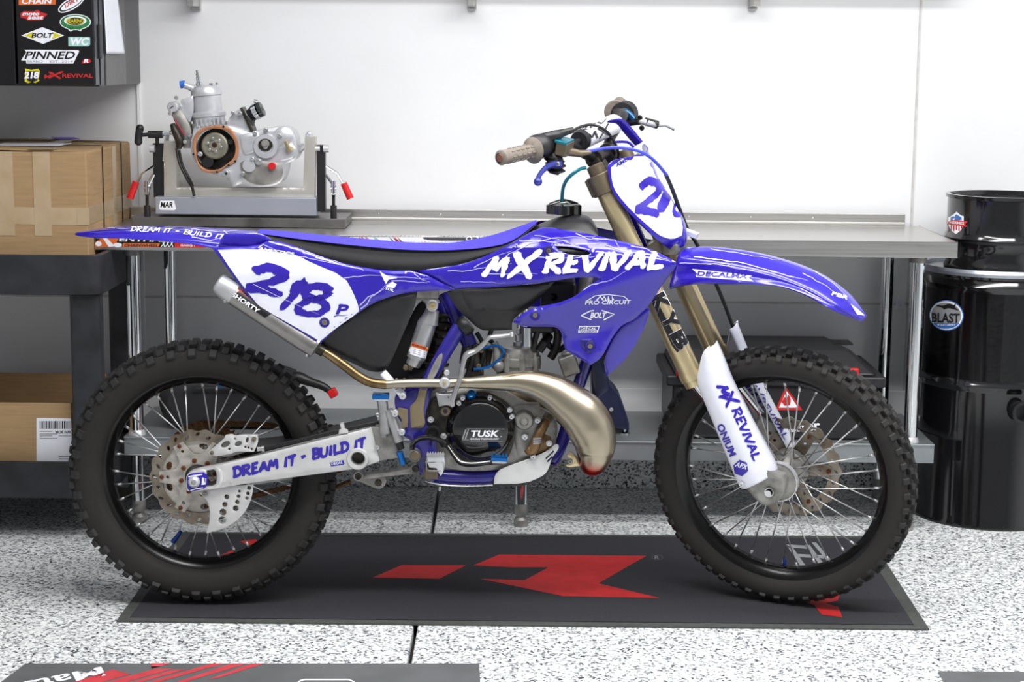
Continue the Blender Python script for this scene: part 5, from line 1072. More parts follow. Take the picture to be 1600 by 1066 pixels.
decal([poly([(1012, 458), (1019, 456), (1066, 546), (1058, 551), (1050, 540)], sp=5)], T, BPRINT, 'sticker', nleg, .0008)
for ch_, q0, q1, h in (('K', (1015, 465), (1028, 491), 24), ('Y', (1030, 494), (1043, 519), 24), ('B', (1045, 523), (1059, 550), 24)):
    decal([text(ch_, q0, q1, h, 0, .085, 4)], T, WHITE, 'lettering', nleg, .0014); decal([text(ch_, V(q0)+V((.5, .5)), V(q1)-V((-.2, .6)), h-1.4, 0, .065, 4)], T, BPRINT, 'lettering', nleg, .002)
T = bvh(guard)
decal([btext('M', (1118, 602), (1122, 623), 19, .27, .03, .0, 21, 4), btext('X', (1124, 621), (1136, 641), 24, .27, .03, 0, 22, 4), btext('REVIVAL', (1141, 641), (1176, 722), 16, .25, .03, .0, 23, 4)], T, PBLUE, 'lettering', guard, .0012)
decal([text('ONIUM', (1120, 665), (1141, 714), 11.5, 0, .035, 4)], T, PBLUE, 'lettering', guard, .0012)
hx = [(1158+12*cos(radians(a+20)), 731+13*sin(radians(a+20))) for a in range(0, 360, 60)]
decal([poly(hx, 0, 5)], T, PBLUE, 'sticker', guard, .0012); decal([text('APX', (1149, 728), (1168, 734), 8, .2, .02)], T, WHITE, 'lettering', guard, .002)
T = bvh(fguard); decal([btext('MXREVIVAL', (1165, 600), (1222, 690), 15, .2, .03, .0, 24, 4)], T, PBLUE, 'lettering', fguard, .0012)
b = MB(S); bolt(b, S.p(1159, 757, -fo-.034), .006, (0, -1, 0)); b.o('guard_screw', CASTL, guard)
# clamps
for k, mt, hh, nm in ((.045, GOLDB, .026, 'upper_triple_clamp'), (.42, GOLDB, .02, 'lower_triple_clamp')):
    c_ = top.lerp(bot, k); M = Matrix.Translation((0, 0, 0)); b = MB(); dirv = axd
    for sy in (-1, 1): p = V((c_.x, sy*fo, c_.z)); b.cyl(p-dirv*hh, p+dirv*hh, .035, n=32)
    q = V((c_.x, 0, c_.z)); xx = V((-dirv.z, 0, dirv.x)); R = Matrix((V((abs(xx.x), 0, xx.z*(1 if xx.x > 0 else -1))), V((0, 1, 0)), -dirv)).transposed()
    b.box(q-R.col[0]*.02, (.05, 2*fo, 2*hh*.9), R); cl = part_s(b, nm, mt, bevel=.003)
    if nm[0] == 'u':
        b = MB(S); b.cyl(q-dirv*.03-R.col[0]*.03, q-dirv*-.02-R.col[0]*.03, .014, n=8); b.o('steering_nut', ALU, cl)
        ucl = cl; ccent = q; cR = R
b = MB(); b.cyl(V((top.lerp(bot, .08).x, 0, top.lerp(bot, .08).z))-cR.col[0]*.03, V((top.lerp(bot, .4).x, 0, top.lerp(bot, .4).z))-cR.col[0]*.03, .026, n=24); part_s(b, 'steering_head', DBLUE)
b = MB(S); b.lathe([(.010, -fo), (.010, fo)], (0, 0, 0), (0, 1, 0), 16); b.o('front_axle', CAST, FH)
b = MB(S); b.lathe([(.05, -.052), (.053, -.052), (.053, -.036), (.050, -.036), (.050, -.050)], (0, 0, 0), (0, 1, 0), 40, True); b.lathe([(.016, -.075), (.02, -.075), (.024, -.06), (.045, -.046)], (0, 0, 0), (0, 1, 0), 32, cap=False); b.o('hub_flange', CASTL, FH)
b = MB(S); b.lathe([(.036, .03), (.04, .045), (.052, .05), (.055, .06), (.05, .064)], (0, 0, 0), (0, 1, 0), 32); b.o('disc_carrier', CAST, FH)
b = MB(); b.box((-.075, .085, .085), (.06, .05, .09), Matrix.Rotation(.5, 3, 'Y')); part_s(b, 'front_caliper', CAST, bevel=.008)
# front fender
U = [(1066, 390), (1104, 387), (1162, 393.5), (1212, 405), (1263, 423), (1299, 443), (1329, 470), (1352, 497)]
SH = [(1058, 404), (1100, 409), (1150, 416), (1200, 427), (1240, 440), (1278, 458), (1315, 482), (1350, 500)]
LW = [(1047, 451), (1083, 444), (1140, 443.5), (1180, 444), (1222, 447.5), (1262, 461), (1300, 482), (1345, 502)]
HW = [.055, .066, .07, .072, .072, .07, .06, .014]
for c_try in (1,):
    ff = []
    for i, (rg, sh_, lw, h) in enumerate(zip(U, SH, LW, HW)):
        a = S.p(rg[0], rg[1], 0); s_ = S.p(sh_[0], sh_[1], -h*.92); l_ = S.p(lw[0], lw[1], -h*1.04)
        ff.append([a, a.lerp(s_, .5)+V((.0, 0, .004)), s_, s_.lerp(l_, .45)+V((0, -.003, 0)), l_])
print('fender', [tuple(round(x, 3) for x in r[0]) for r in ff], [tuple(round(x, 3) for x in r[2]) for r in ff])
b = MB(); b.grid(ff, mirror=True, sub=5); ffen = part_s(b, 'front_fender', BLUE, smooth=50, solid=.003)
T = bvh(ffen)
decal([poly([(1082, 420), (1138, 426), (1176, 431), (1170, 435), (1178, 441), (1150, 438), (1088, 433), (1090, 428)], sp=3.5)], T, WHITE, 'sticker', ffen, .0012)
decal([text('DECALMX', (1090, 432), (1170, 437), 9, .2, .03, 2.5)], T, PBLUE, 'lettering', ffen, .003)
decal([line([(1085, 402), (1120, 407), (1160, 412), (1210, 426), (1240, 435)], 1.5, .6, 1)], T, WHITE, 'thin_line', ffen, .0012)
for i, s_ in enumerate([[(1062, 411), (1110, 413), (1145, 412), (1135, 417), (1200, 427)], [(1205, 425), (1230, 432), (1262, 440)], [(1270, 424), (1300, 443), (1320, 462)], [(1254, 428), (1290, 448), (1310, 465)], [(1250, 452), (1280, 467), (1303, 478)], [(1110, 390), (1170, 400), (1215, 408)]]): decal([line(s_, 1.3, .8, i)], T, LAV, 'bolt_graphic', ffen, .0012)
decal([poly([(1328, 476), (1336, 482), (1350, 494), (1338, 492)], sp=4), text('PBR', (1298, 462), (1324, 470), 6, .2, .03, 3)], T, WHITE, 'lettering', ffen, .0014)
# number plate: symmetric about the steering plane
NL = [(962, 249), (950, 258), (952, 282), (960, 305), (984, 334), (1009, 359), (1030, 378), (1046, 389)]
NW = [.105, .125, .132, .13, .118, .1, .075, .04]; NB = [.04, .055, .065, .07, .07, .062, .045, .025]
np_ = []
for (u, v), w_, bl in zip(NL, NW, NB):
    e = S.p(u, v, -w_); np_.append([e, e+V((bl*.45, w_*.3, .0)), e+V((bl*.85, w_*.65, 0)), e+V((bl, w_, 0))])
    np_[-1] = [V((p.x, -w_*(1-k), p.z)) for p, k in zip(np_[-1], (0, .3, .65, 1))]
print('plate right edge px?', [tuple(round(x, 3) for x in r[3]) for r in np_])
b = MB(); b.grid(np_, mirror=True, sub=4); npl = part_s(b, 'front_number_plate', BLUE, smooth=60, solid=.003)
T = bvh(npl)
decal([poly([(954, 262), (972, 247), (998, 236), (1012, 246), (1032, 268), (1052, 312), (1066, 352), (1064, 368), (1050, 374), (1034, 370), (1022, 362), (988, 332), (962, 302), (955, 284)], 1, 6)], T, WPLAS, 'number_background', npl, .0012)
decal([btext('2', (988, 334), (1028, 342), 62, .26, .02, .0, 31, 5)], T, PBLUE, 'number', npl, .002)
decal([btext('1', (1018, 330), (1050, 338), 66, .36, .03, .0, 32, 5)], T, PBLUE, 'number', npl, .002)
decal([btext('8', (1046, 338), (1066, 344), 56, .22, .02, .0, 33, 5)], T, PBLUE, 'number', npl, .002)
decal([text('AMLYTICS', (962, 262), (1004, 238), 6, .2, .03, 4)], T, PBLUE, 'lettering', npl, .002)
# upper loop of the plate reaching to the handlebar pad
b = MB(); b.tube([S.p(950, 190, -.05), S.p(968, 190, -.02), S.p(982, 205, 0), S.p(998, 224, .02)], [.005, .012, .014, .013], 12, ease=5, flat=.35); lp = b; lp.fr = S; lp.o('plate_strap', BLUE, npl, smooth=60)
b = MB(S); b.tube([S.p(958, 222, .0), S.p(980, 222, .03), S.p(990, 230, .03)], .0035, 8, ease=3); b.o('strap_band', BLUE, npl)
# ------------------------------------------------------------------ handlebar
cl_ = -.045
gp = S.p(781, 247, -.405); gf = S.p(833, 235, -.285); bar_in = S.p(885, 224, -.2); bend = S.p(912, 240, -.09); cen = S.p(932, 247, -.04)
pts = [gp, gf, bar_in, bend, cen]; full = [V(p) for p in pts]+[V((p.x, -p.y, p.z)) for p in pts[::-1]]
b = MB(); b.tube(full, .0125, 18, ease=5); bar = part_s(b, 'handlebar', BLACK)
def mirY(p): return V((p.x, -p.y, p.z))
for sg in (1, -1):
    f_ = (lambda p: p) if sg > 0 else mirY
    g0, g1 = f_(gp), f_(gf); d_ = (g1-g0).normalized()
    b = MB(); b.tube([g0-d_*.0, g0+d_*.004, g0+d_*.004, g1-d_*.012, g1-d_*.008, g1, g1+d_*.004], [.012, .0185, .0175, .0165, .026, .033, .03], 28); gr = part_s(b, 'grip', BROWN)
    b = MB(S)
    for k in range(5):
        for a in range(8): b.tube([g0+d_*(.03+k*.018)+V((0, 0, .0))+ (Matrix.Rotation(a*pi/4, 3, d_)@(d_.orthogonal().normalized()*.0172)), g0+d_*(.042+k*.018)+(Matrix.Rotation(a*pi/4, 3, d_)@(d_.orthogonal().normalized()*.0170))], .0022, 5)
    b.o('grip_ribs', BROWN, gr, kind='stuff')
    b = MB(S); b.tube([g0-d_*.002, g0+d_*.001], [.009, .010], 20); b.o('grip_end', mat('red_brown_rubber', (120, 78, 66), .7) if 'red_brown_rubber' not in MATS else MATS['red_brown_rubber'], gr)
c0 = S.p(905, 220, -.128); c0b = V((c0.x, .128, c0.z)); b = MB(); b.tube([c0, c0+V((0, .012, 0)), c0+V((0, .012, 0)), V((c0.x, .116, c0.z)), V((c0.x, .116, c0.z)), c0b], [.022, .024, .026, .026, .024, .022], 28); pad = part_s(b, 'bar_pad', WPLAS, bevel=.002)
b = MB(S); b.tube([c0-V((0, .003, 0)), c0+V((0, .014, 0))], [.023, .0268], 28); b.o('pad_end', BLACK, pad)
T = bvh(pad); decal([btext('MX', (918, 226), (958, 210), 19, .2, .02, .1, 41, 3), btext('REV', (905, 208), (950, 190), 5, .2, .02, .1, 42, 3)], T, BPRINT, 'lettering', pad, .0012)
b = MB(); b.tube([S.p(892, 226, -.17), c0], .008, 12); b.tube([mirY(S.p(892, 226, -.17)), c0b], .008, 12); part_s(b, 'cross_bar', BLACK)
for sg in (-1, 1):
    p = V((ccent.x-.0, sg*.045, ccent.z)); q = V((cen.x, sg*.045, cen.z)); b = MB(); b.tube([p, q], [.016, .02], 16); b.tube([q+V((0, -.014, 0)), q+V((0, .014, 0))], .024, 20); part_s(b, 'bar_mount', GREASE, bevel=.001)
# throttle housing, brake master cylinder and lever
b = MB(); b.tube([S.p(832, 234, -.275), S.p(838, 230, -.27), S.p(850, 227, -.25), S.p(862, 226, -.235)], [.024, .031, .03, .018], 20, ease=3); b.tube([S.p(846, 216, -.255), S.p(868, 212, -.235), S.p(878, 208, -.22), S.p(896, 203, -.2)], [.012, .014, .010, .007], 14, ease=3); th_ = part_s(b, 'throttle_housing', BLACK)
b = MB(); b.box(S.p(882, 231, -.225), (.03, .05, .034), Matrix.Rotation(.2, 3, 'Y')); b.tube([S.p(884, 236, -.22), S.p(906, 240, -.19), S.p(924, 238, -.17)], [.012, .009, .005], 12); fm = part_s(b, 'brake_master_cylinder', GOLDB, bevel=.003)
b = MB(S); b.box(S.p(882, 220, -.225), (.032, .052, .007), Matrix.Rotation(.2, 3, 'Y')); b.o('reservoir_lid', TEAL, fm, bevel=.001)
b = MB(S); b.tube([S.p(855, 238, -.23), S.p(865, 246, -.232), S.p(868, 258, -.235), S.p(865, 272, -.24)], [.012, .021, .021, .012], 14, ease=4)
for k, q in enumerate((S.p(862, 243, -.232), S.p(866, 250, -.234), S.p(868, 257, -.236), S.p(867, 265, -.238))): b.lathe([(.02, -.004), (.0265, 0), (.02, .004)], q, (.2, 0, 1), 18)
b.o('lever_boot', HOSE, fm)
b = MB(); b.tube([S.p(876, 257, -.25), S.p(862, 258, -.27), S.p(852, 263, -.3), S.p(844, 272, -.33), S.p(839, 282, -.36)], [.011, .0105, .0085, .0075, .0075], 12, ease=4, flat=.8); b.ball(S.p(840.5, 284, -.36), .0105, 10); lev = part_s(b, 'brake_lever', mat('blue_lever', (70, 76, 170), .25, .6))
b = MB(S); bolt(b, S.p(872, 256, -.262), .006); b.o('pivot_screw', ALU, lev)
# far side: clutch perch, lever
b = MB(); b.lathe([(.012, 0), (.034, .004), (.036, .03), (.03, .04), (.014, .045)], S.p(972, 180, .27), (0, 1, 0), 24); b.tube([S.p(975, 192, .25), S.p(1000, 188, .24)], .012, 12); pc_ = part_s(b, 'clutch_perch', BLACK)
b = MB(S); b.tube([S.p(966, 182, .24), S.p(974, 174, .235), S.p(984, 180, .24), S.p(994, 192, .24)], [.006, .009, .01, .008], 12, ease=3); b.o('perch_arm', mat('dark_blue_anodised', (52, 92, 140), .2, .8), pc_)
b = MB(); b.tube([S.p(998, 189, .24), S.p(1012, 192, .25), S.p(1026, 195, .27), S.p(1026, 195, .27), S.p(1040, 195, .29), S.p(1053, 201, .31)], [.007, .010, .010, .006, .005, .006], 14); cl2 = part_s(b, 'clutch_lever', CASTL)
b = MB(S); b.tube([S.p(1008, 190, .248), S.p(1027, 195, .272)], .0112, 14); b.o('lever_sleeve', HOSE, cl2)
b = MB(S); 
for q in (S.p(1000, 184, .24), S.p(1003, 200, .24)): bolt(b, q, .007)
b.o('adjuster', GREASE, cl2)
# cables and hoses
def cable(name, pts, r, mt, k=6): b = MB(); b.tube([S.p(*q) for q in pts], r, 10, ease=k); return part_s(b, name, mt)
cable('throttle_cable', [(893, 205, -.2), (908, 198, -.17), (925, 195, -.14), (942, 201, -.13), (955, 214, -.1), (966, 238, -.06), (962, 262, -.04)], .0035, HOSE)
cable('brake_line', [(905, 238, -.19), (922, 236, -.17), (945, 232, -.14), (970, 231, -.12), (1000, 237, -.1), (1022, 251, -.08), (1042, 274, -.05)], .0042, mat('blue_brake_line', (62, 72, 190), .3))
cable('brake_hose', [(1040, 272, -.05), (1050, 295, 0), (1063, 330, .04), (1075, 360, .07), (1088, 380, .08), (1110, 425, .085), (1130, 470, .09), (1152, 528, .1), (1165, 552, .1)], .0052, HOSE)
b = MB(S); b.box(S.p(1080, 365, .05), (.035, .02, .012), Matrix.Rotation(.3, 3, 'Y')); b.o('hose_guide', WPLAS, npl)
cable('front_brake_line', [(1152, 560, .1), (1158, 600, .11), (1165, 650, .12), (1180, 690, .1)], .0035, CYAN)
b = MB(); b.box(S.p(1054, 385, 0), (.04, .08, .03)); b.cyl(S.p(1045, 396, -.03), S.p(1066, 372, .0), .009); part_s(b, 'plate_bracket', CAST, bevel=.003)
# ================================================================== bench engine on its stand
E = lambda x, y: (200+x/3.947, 90+y/3.947)
EP = lambda l: [E(x, y) for x, y in l]
def epan(l, c, th, r=2.5, it=2, sp=6, holes=()): return panel(EP(l), c, th, r=r, it=it, sp=sp, holes=holes)
def ep(x, y, c): return B.p(*E(x, y), c)
ZB = .895; K = 1/(3.947*505)      # metres per zoomed pixel at the bench
FRAMEM = mat('brushed_frame', (206, 202, 192), .33, .55, .03, 5)
es = thing('engine_stand', 'steel engine stand with red toggle clamps and T-handle at the left end of the workbench', 'stand', tuple(ep(680, 1010, 1.06)))
ZB = ep(680, 1030, .97).z; print('stand base z', ZB)
pl_, pr_ = ep(22, 1000, .97), ep(1340, 1000, .97); zt_ = ep(680, 990, .97).z; tb = .892
b = MB(); b.box(((pl_.x+pr_.x)/2, 1.085, (tb+zt_)/2), (pr_.x-pl_.x, .23, zt_-tb)); b.o('base_plate', mat('raw_steel', (112, 110, 108), .38, .8, .2, 10), es, bevel=.002)
def ebox(x0, y0, x1, y1, c, th, mt, nm, par, bev=.002): 
    a, b_ = ep(x0, y1, c), ep(x1, y0, c); q = MB(); q.box(((a.x+b_.x)/2, c+th/2, (a.z+b_.z)/2), (b_.x-a.x, th, b_.z-a.z)); return q.o(nm, mt, par, bevel=bev)
chn = ebox(170, 868, 1160, 966, .99, .12, mat('channel_aluminium', (176, 180, 192), .35, .55, .03, 5), 'channel', es)
decal([poly(EP([(200, 882), (285, 882), (298, 935), (285, 942), (200, 940), (190, 925)]), sp=6)], chn, WHITE, 'sticker', chn); decal([text('MAR', E(200, 925), E(282, 925), 9, .15, .03)], chn, BPRINT, 'lettering', chn, .0015)
b = epan([(220, 515), (300, 515), (300, 805), (1080, 805), (1090, 490), (1155, 490), (1150, 866), (222, 866)], 1.02, .05, r=1, it=0, sp=10); b.o('cradle_frame', FRAMEM, es)
ebox(158, 530, 222, 862, 1.04, .03, BLACK, 'post', es); ebox(1165, 540, 1215, 950, 1.03, .03, BLACK, 'post', es)
for x in (150, 1222): b = MB(); q = ep(x, 562, 1.03); b.cyl(q-V((.008, 0, 0)), q+V((.008, 0, 0)), .012); b.o('pivot_nut', CASTL, es)
b = MB(); q = ep(1160, 562, 1.03); b.cyl(q-V((.012, 0, 0)), q+V((.012, 0, 0)), .008); b.o('pivot_rod', CASTL, es); b = MB(); b.ball(ep(1118, 470, 1.04), .009, 10); b.cyl(ep(1118, 470, 1.04), ep(1118, 495, 1.04), .012); b.o('locking_pin', CASTL, es)
b = MB(); b.tube([ep(74, 435, 1.03), ep(66, 478, 1.03), ep(64, 522, 1.03)], [.0125, .0115, .0125], 16, ease=3); b.ball(ep(74, 437, 1.03), .0125, 10); b.ball(ep(64, 518, 1.03), .0125, 10); b.tube([ep(66, 480, 1.03), ep(125, 474, 1.03)], .006, 12); b.tube([ep(125, 474, 1.03), ep(215, 474, 1.03)], .0115, 16); b.tube([ep(180, 490, 1.03), ep(180, 530, 1.03)], .006, 10); th = b.o('t_handle', BLACK, es)
b = MB(); b.tube([ep(215, 470, 1.03), ep(262, 468, 1.03)], .006, 12); b.ball(ep(270, 462, 1.02), .008, 8); b.o('rod', CHROME, th)
b = MB(); b.tube([ep(240, 480, 1.03), ep(228, 640, 1.03)], .009, 8, flat=.5); b.tube([ep(1040, 590, 1.06), ep(1090, 540, 1.06)], .012, 8, flat=.5); b.o('mount_arm', CASTL, es)
for pts, ax, hd in (([(50, 765), (12, 868)], 118, [(158, 670), (85, 720), (60, 765)]), ([(1330, 775), (1372, 870)], 1268, [(1222, 670), (1290, 715), (1325, 775)])):
    q = MB(); q.tube([ep(x, y, 1.0) for x, y in hd], .005, 10, flat=.5); q.tube([ep(ax, 760, 1.0), ep(ax, 840, 1.0)], .008, 12); q.tube([ep(hd[0][0], 720, 1.0), ep(ax+6, 790, 1.0)], .006, 10); q.tube([ep(ax-18, 800, 1.0), ep(ax+18, 800, 1.0)], .007, 10); q.tube([ep(ax-14, 835, 1.0), ep(ax+14, 835, 1.0)], .007, 10); tc_ = q.o('toggle_clamp', CHROME, es)
    q = MB(); q.tube([ep(*pts[0], 1.0), ep(*pts[1], 1.0)], [.0105, .0115], 16, ease=4); q.o('clamp_grip', RED, tc_)
    q = MB(); q.tube([ep(ax, 840, 1.0), ep(ax, 925, 1.0)], .005, 10); q.o('clamp_screw', GREASE, tc_)
    q = MB(); q.cyl(ep(ax, 912, 1.0), V((ep(ax, 912, 1.0).x, 1.0, zt_)), .010, n=16); q.o('clamp_foot', BLACK, tc_)
eg = thing('motorcycle_engine', 'bare silver two-stroke engine with open clutch side, held in the stand on the workbench', 'engine', tuple(ep(620, 790, 1.02)))
b = epan([(380, 560), (395, 470), (410, 425), (480, 400), (600, 415), (680, 440), (740, 462), (800, 448), (880, 432), (980, 428), (1025, 470), (1040, 545), (1045, 600), (1030, 632), (975, 655), (962, 730), (935, 780), (850, 802), (760, 800), (700, 775), (650, 800), (630, 770), (600, 740), (520, 720), (430, 670), (395, 620)], .985, .13, r=5, holes=[circ(E(540, 565), 31, 28, 32)])
ec = b.o('crankcase', CASTL, eg)
b = MB(); b.lathe([(.0001, .05), (.068, .05), (.068, .045), (.068, 0), (.062, .0), (.062, .04)], ep(540, 565, .99), (0, 1, 0), 40); b.o('clutch_cavity', GREASE, ec)
rg = [(400, 590), (398, 500), (430, 450), (480, 425), (540, 418), (590, 420), (640, 440), (668, 490), (682, 540), (682, 600), (660, 640), (632, 665), (600, 668), (575, 700), (540, 712), (480, 710), (440, 690), (420, 640)]
ri_ = [(418, 590), (418, 510), (450, 460), (500, 438), (560, 436), (620, 456), (655, 510), (665, 560), (655, 620), (610, 655), (580, 680), (540, 695), (480, 695), (435, 660)]
b = epan(rg, .978, .008, r=1, holes=[shape(EP(ri_), 2)]); gk = b.o('gasket', COPPER, ec)
b = MB()
for x, y in ((588, 427), (403, 596), (660, 640), (620, 664), (548, 706)): disc_cyl(b, *E(x, y), .977, .0035, .003)
b.o('gasket_holes', HOSE, gk, kind='stuff')
b = MB(); b.lathe([(.0001, -.004), (.016, -.004), (.02, 0), (.036, .0), (.0405, .004), (.0415, .05)], ep(533, 545, .982), (0, 1, 0), 48); cd_ = b.o('clutch_basket', mat('aged_aluminium', (150, 148, 132), .45, .6, .1), eg)
for k in range(6):
    a = 2*pi*k/6+.3; b = MB(); bolt(b, ep(533+42*cos(a), 540+42*sin(a), .979), .0042); b.o('spring_bolt', ALU, cd_)
b = MB(); disc_cyl(b, *E(533, 540), .9765, .0085, .004); b.o('hub_nut', mat('dark_copper', (92, 62, 50), .4, .7), cd_); b = MB(); disc_cyl(b, *E(533, 540), .975, .0045, .003); b.o('shaft_hole', HOSE, cd_)
b = MB(); disc_cyl(b, *E(490, 645), .985, .018, .02); disc_cyl(b, *E(632, 520), .985, .009, .02); b.o('shift_parts', HOSE, ec)
b = MB(); b.lathe([(.0001, -.004), (.0075, -.004), (.0075, .0), (.012, .001), (.021, .001), (.024, -.004), (.036, -.003), (.039, .004), (.04, .03)], ep(848, 548, .975), (0, 1, 0), 40); sc = b.o('output_cover', CASTL, eg)
b = MB(); disc_cyl(b, *E(845, 535), .972, .0225, .004); b.o('seal', GREASE, sc); b = MB(); b.lathe([(.004, -.01), (.008, -.01), (.0085, .004)], ep(845, 532, .972), (0, 1, 0), 20); disc_cyl(b, *E(845, 532), .97, .013, .006); b.o('shaft', CAST, sc)
b = MB(); b.lathe([(.0001, -.008), (.024, -.006), (.032, 0), (.034, .03)], ep(958, 490, .985), (0, 1, 0), 36); b.o('magneto_bulge', CASTL, ec)
b = MB(); b.tube([ep(995, 565, .97), ep(970, 512, .96)], [.007, .0055], 12); b.tube([ep(992, 560, .972), ep(998, 574, .974)], .012, 14); b.o('pin', GOLD, ec)
b = epan([(930, 560), (960, 530), (1010, 530), (1040, 570), (1020, 620), (960, 640), (910, 640)], .98, .05, r=4); b.o('mount_lug', CASTL, ec)
b = epan([(690, 480), (740, 462), (800, 470), (820, 520), (790, 570), (760, 595), (720, 600), (700, 570)], .978, .03, r=4); b.o('raised_cover', CASTL, ec)
b = MB(); b.lathe([(.0001, 0), (.019, 0), (.0205, .003), (.022, .012)], ep(745, 668, .972), (0, 1, 0), 32); b.o('round_cover', CASTL, ec)
b = epan([(690, 650), (740, 620), (800, 625), (870, 640), (950, 660), (958, 720), (930, 770), (850, 790), (760, 780), (700, 735)], .98, .03, r=4); b.o('sump', CAST, ec)
b = MB(); disc_cyl(b, *E(886, 670), .966, .0115, .02); b.o('red_plug', RED, ec, label='red plastic plug')
for x, y, r in ((605, 716, .0105), (805, 642, .009), (768, 626, .006), (782, 465, .006), (850, 445, .006), (708, 716, .006), (935, 482, .006), (690, 345, .006), (645, 340, .005), (445, 595, .006)):
    b = MB(); bolt(b, ep(x, y, .972), r, h=.006); b.cyl(ep(x, y, .972), ep(x, y, 1.0), r*1.25); b.o('case_bolt', ALU, ec)
b = MB(); disc_cyl(b, *E(605, 716), .9655, .004, .003); b.o('bolt_hole', HOSE, ec)
a0, a1 = ep(505, 430, 1.04), ep(478, 175, 1.04); up = (a1-a0).normalized(); L_ = (a1-a0).length
b = MB(); b.lathe([(.056, 0), (.056, .014), (.05, .016), (.05, .03), (.054, .034), (.054, .044), (.044, .05), (.044, .096), (.048, .099), (.048, .103), (.0475, .108), (.045, .120), (.04, .1265), (.02, .129), (.0001, .129)], a0, up, 44); ecyl = b.o('cylinder', CASTL, eg)
for k in range(6):
    t = 2*pi*k/6+.5; x_ = up.orthogonal().normalized(); y_ = up.cross(x_); q = a0+up*.124+(x_*cos(t)+y_*sin(t))*.036; b = MB(); bolt(b, q, .006, up, .01); b.o('head_nut', CHROME, ecyl)
for k in range(7): b = MB(); b.box(ep(430+26*k, 405-3*k, .99), (.005, .02, .022), Matrix.Rotation(-.1, 3, 'Y')); b.o('fin', CASTL, ecyl)
q = a0+up*.125-V((.018, 0, 0)); b = MB(); b.lathe([(.011, 0), (.011, .012), (.0075, .014), (.0075, .028), (.006, .03), (.006, .04), (.004, .041), (.004, .05)], q, (up-V((.06, 0, 0))).normalized(), 12); b.o('spark_plug', CHROME, ecyl)
b = MB(); b.tube([ep(345, 168, 1.02), ep(375, 180, 1.02), ep(410, 195, 1.03)], [.010, .010, .013], 14); wo = b.o('water_outlet', CASTL, ecyl)
b = MB(); b.tube([ep(322, 168, 1.02), ep(352, 163, 1.02)], [.0115, .0115], 16); b.o('blue_plug', mat('blue_cap', (48, 110, 205), .4), wo, label='blue plastic cap')
b = epan([(325, 260), (400, 235), (405, 330), (380, 400), (340, 370), (318, 330)], 1.0, .06, r=4); b.o('exhaust_flange', CASTL, ecyl)
b = epan([(262, 340), (320, 320), (360, 380), (385, 430), (390, 500), (380, 560), (340, 560), (320, 470)], .99, .05, r=5); b.o('power_valve_housing', CAST, ecyl)
b = MB(); b.lathe([(.0001, 0), (.014, 0), (.0165, .003), (.017, .03)], ep(272, 305, .98), (.1, 1, 0), 28); pv = b.o('power_valve_cover', CASTL, ecyl); b = MB(); b.box(ep(268, 306, .978), (.014, .002, .002), Matrix.Rotation(-.6, 3, 'Y')); b.o('slot', HOSE, pv)
b = MB(); b.tube([ep(285, 380, .98), ep(348, 478, .98)], .003, 8); b.o('red_gasket', mat('dark_red', (150, 30, 50), .4), ecyl)
b = MB(); b.tube([ep(275, 410, .99), ep(290, 450, .985), ep(320, 520, .985), ep(310, 560, .985)], [.008, .012, .014, .008], 12, ease=3); b.o('oily_bracket', GREASE, eg)
for x, y in ((350, 520), (378, 478), (296, 248), (258, 345)): b = MB(); disc_cyl(b, *E(x, y), .972, .006, .012); b.o('bolt', ALU, ecyl)
b = MB(); b.tube([ep(300, 560, .985), ep(318, 650, .98), ep(360, 740, .98), ep(395, 800, .985), ep(408, 855, .985)], .0045, 8, ease=5); b.tube([ep(315, 570, .98), ep(335, 660, .98), ep(375, 740, .98), ep(400, 795, .985)], .004, 8, ease=5); b.o('overflow_hose', HOSE, eg)
b = epan([(615, 385), (640, 350), (690, 312), (725, 330), (765, 440), (768, 460), (700, 450), (640, 430), (610, 420)], .995, .07, r=4); im = b.o('intake_manifold', CASTL, eg)
b = epan([(690, 312), (702, 306), (775, 440), (770, 460), (755, 458)], .985, .07, r=1); b.o('reed_plate', GREASE, im)
b = MB(); b.tube([ep(735, 385, 1.02), ep(755, 360, 1.02), ep(785, 335, 1.015)], [.028, .020, .0225], 24, ease=3); bt = b.o('intake_boot', BLACK, im)
b = MB(); b.tube([ep(782, 337, 1.015), ep(806, 325, 1.012)], .0255, 28); b.cyl(ep(776, 268, 1.0), ep(800, 272, 1.0), .006); b.o('boot_clamp', CHROME, bt); b = MB(); d_ = (ep(835, 312, 1.01)-ep(800, 328, 1.012)).normalized(); b.lathe([(.0235, -.0), (.0235, .010), (.021, .012), (.0001, .012)], ep(808, 324, 1.012), d_, 28); bc = b.o('boot_lens', mat('dark_plug', (70, 72, 74), .2, .5), bt); b = MB(); q = ep(808, 324, 1.012)+d_*.0125; b.lathe([(.0001, .004), (.005, .004), (.005, 0)], q, d_, 12); b.o('bolt', ALU, bc)
# ================================================================== things on the lower shelf
ZS = .275
def shp(u, v, Y): return B.p(u, v, Y)
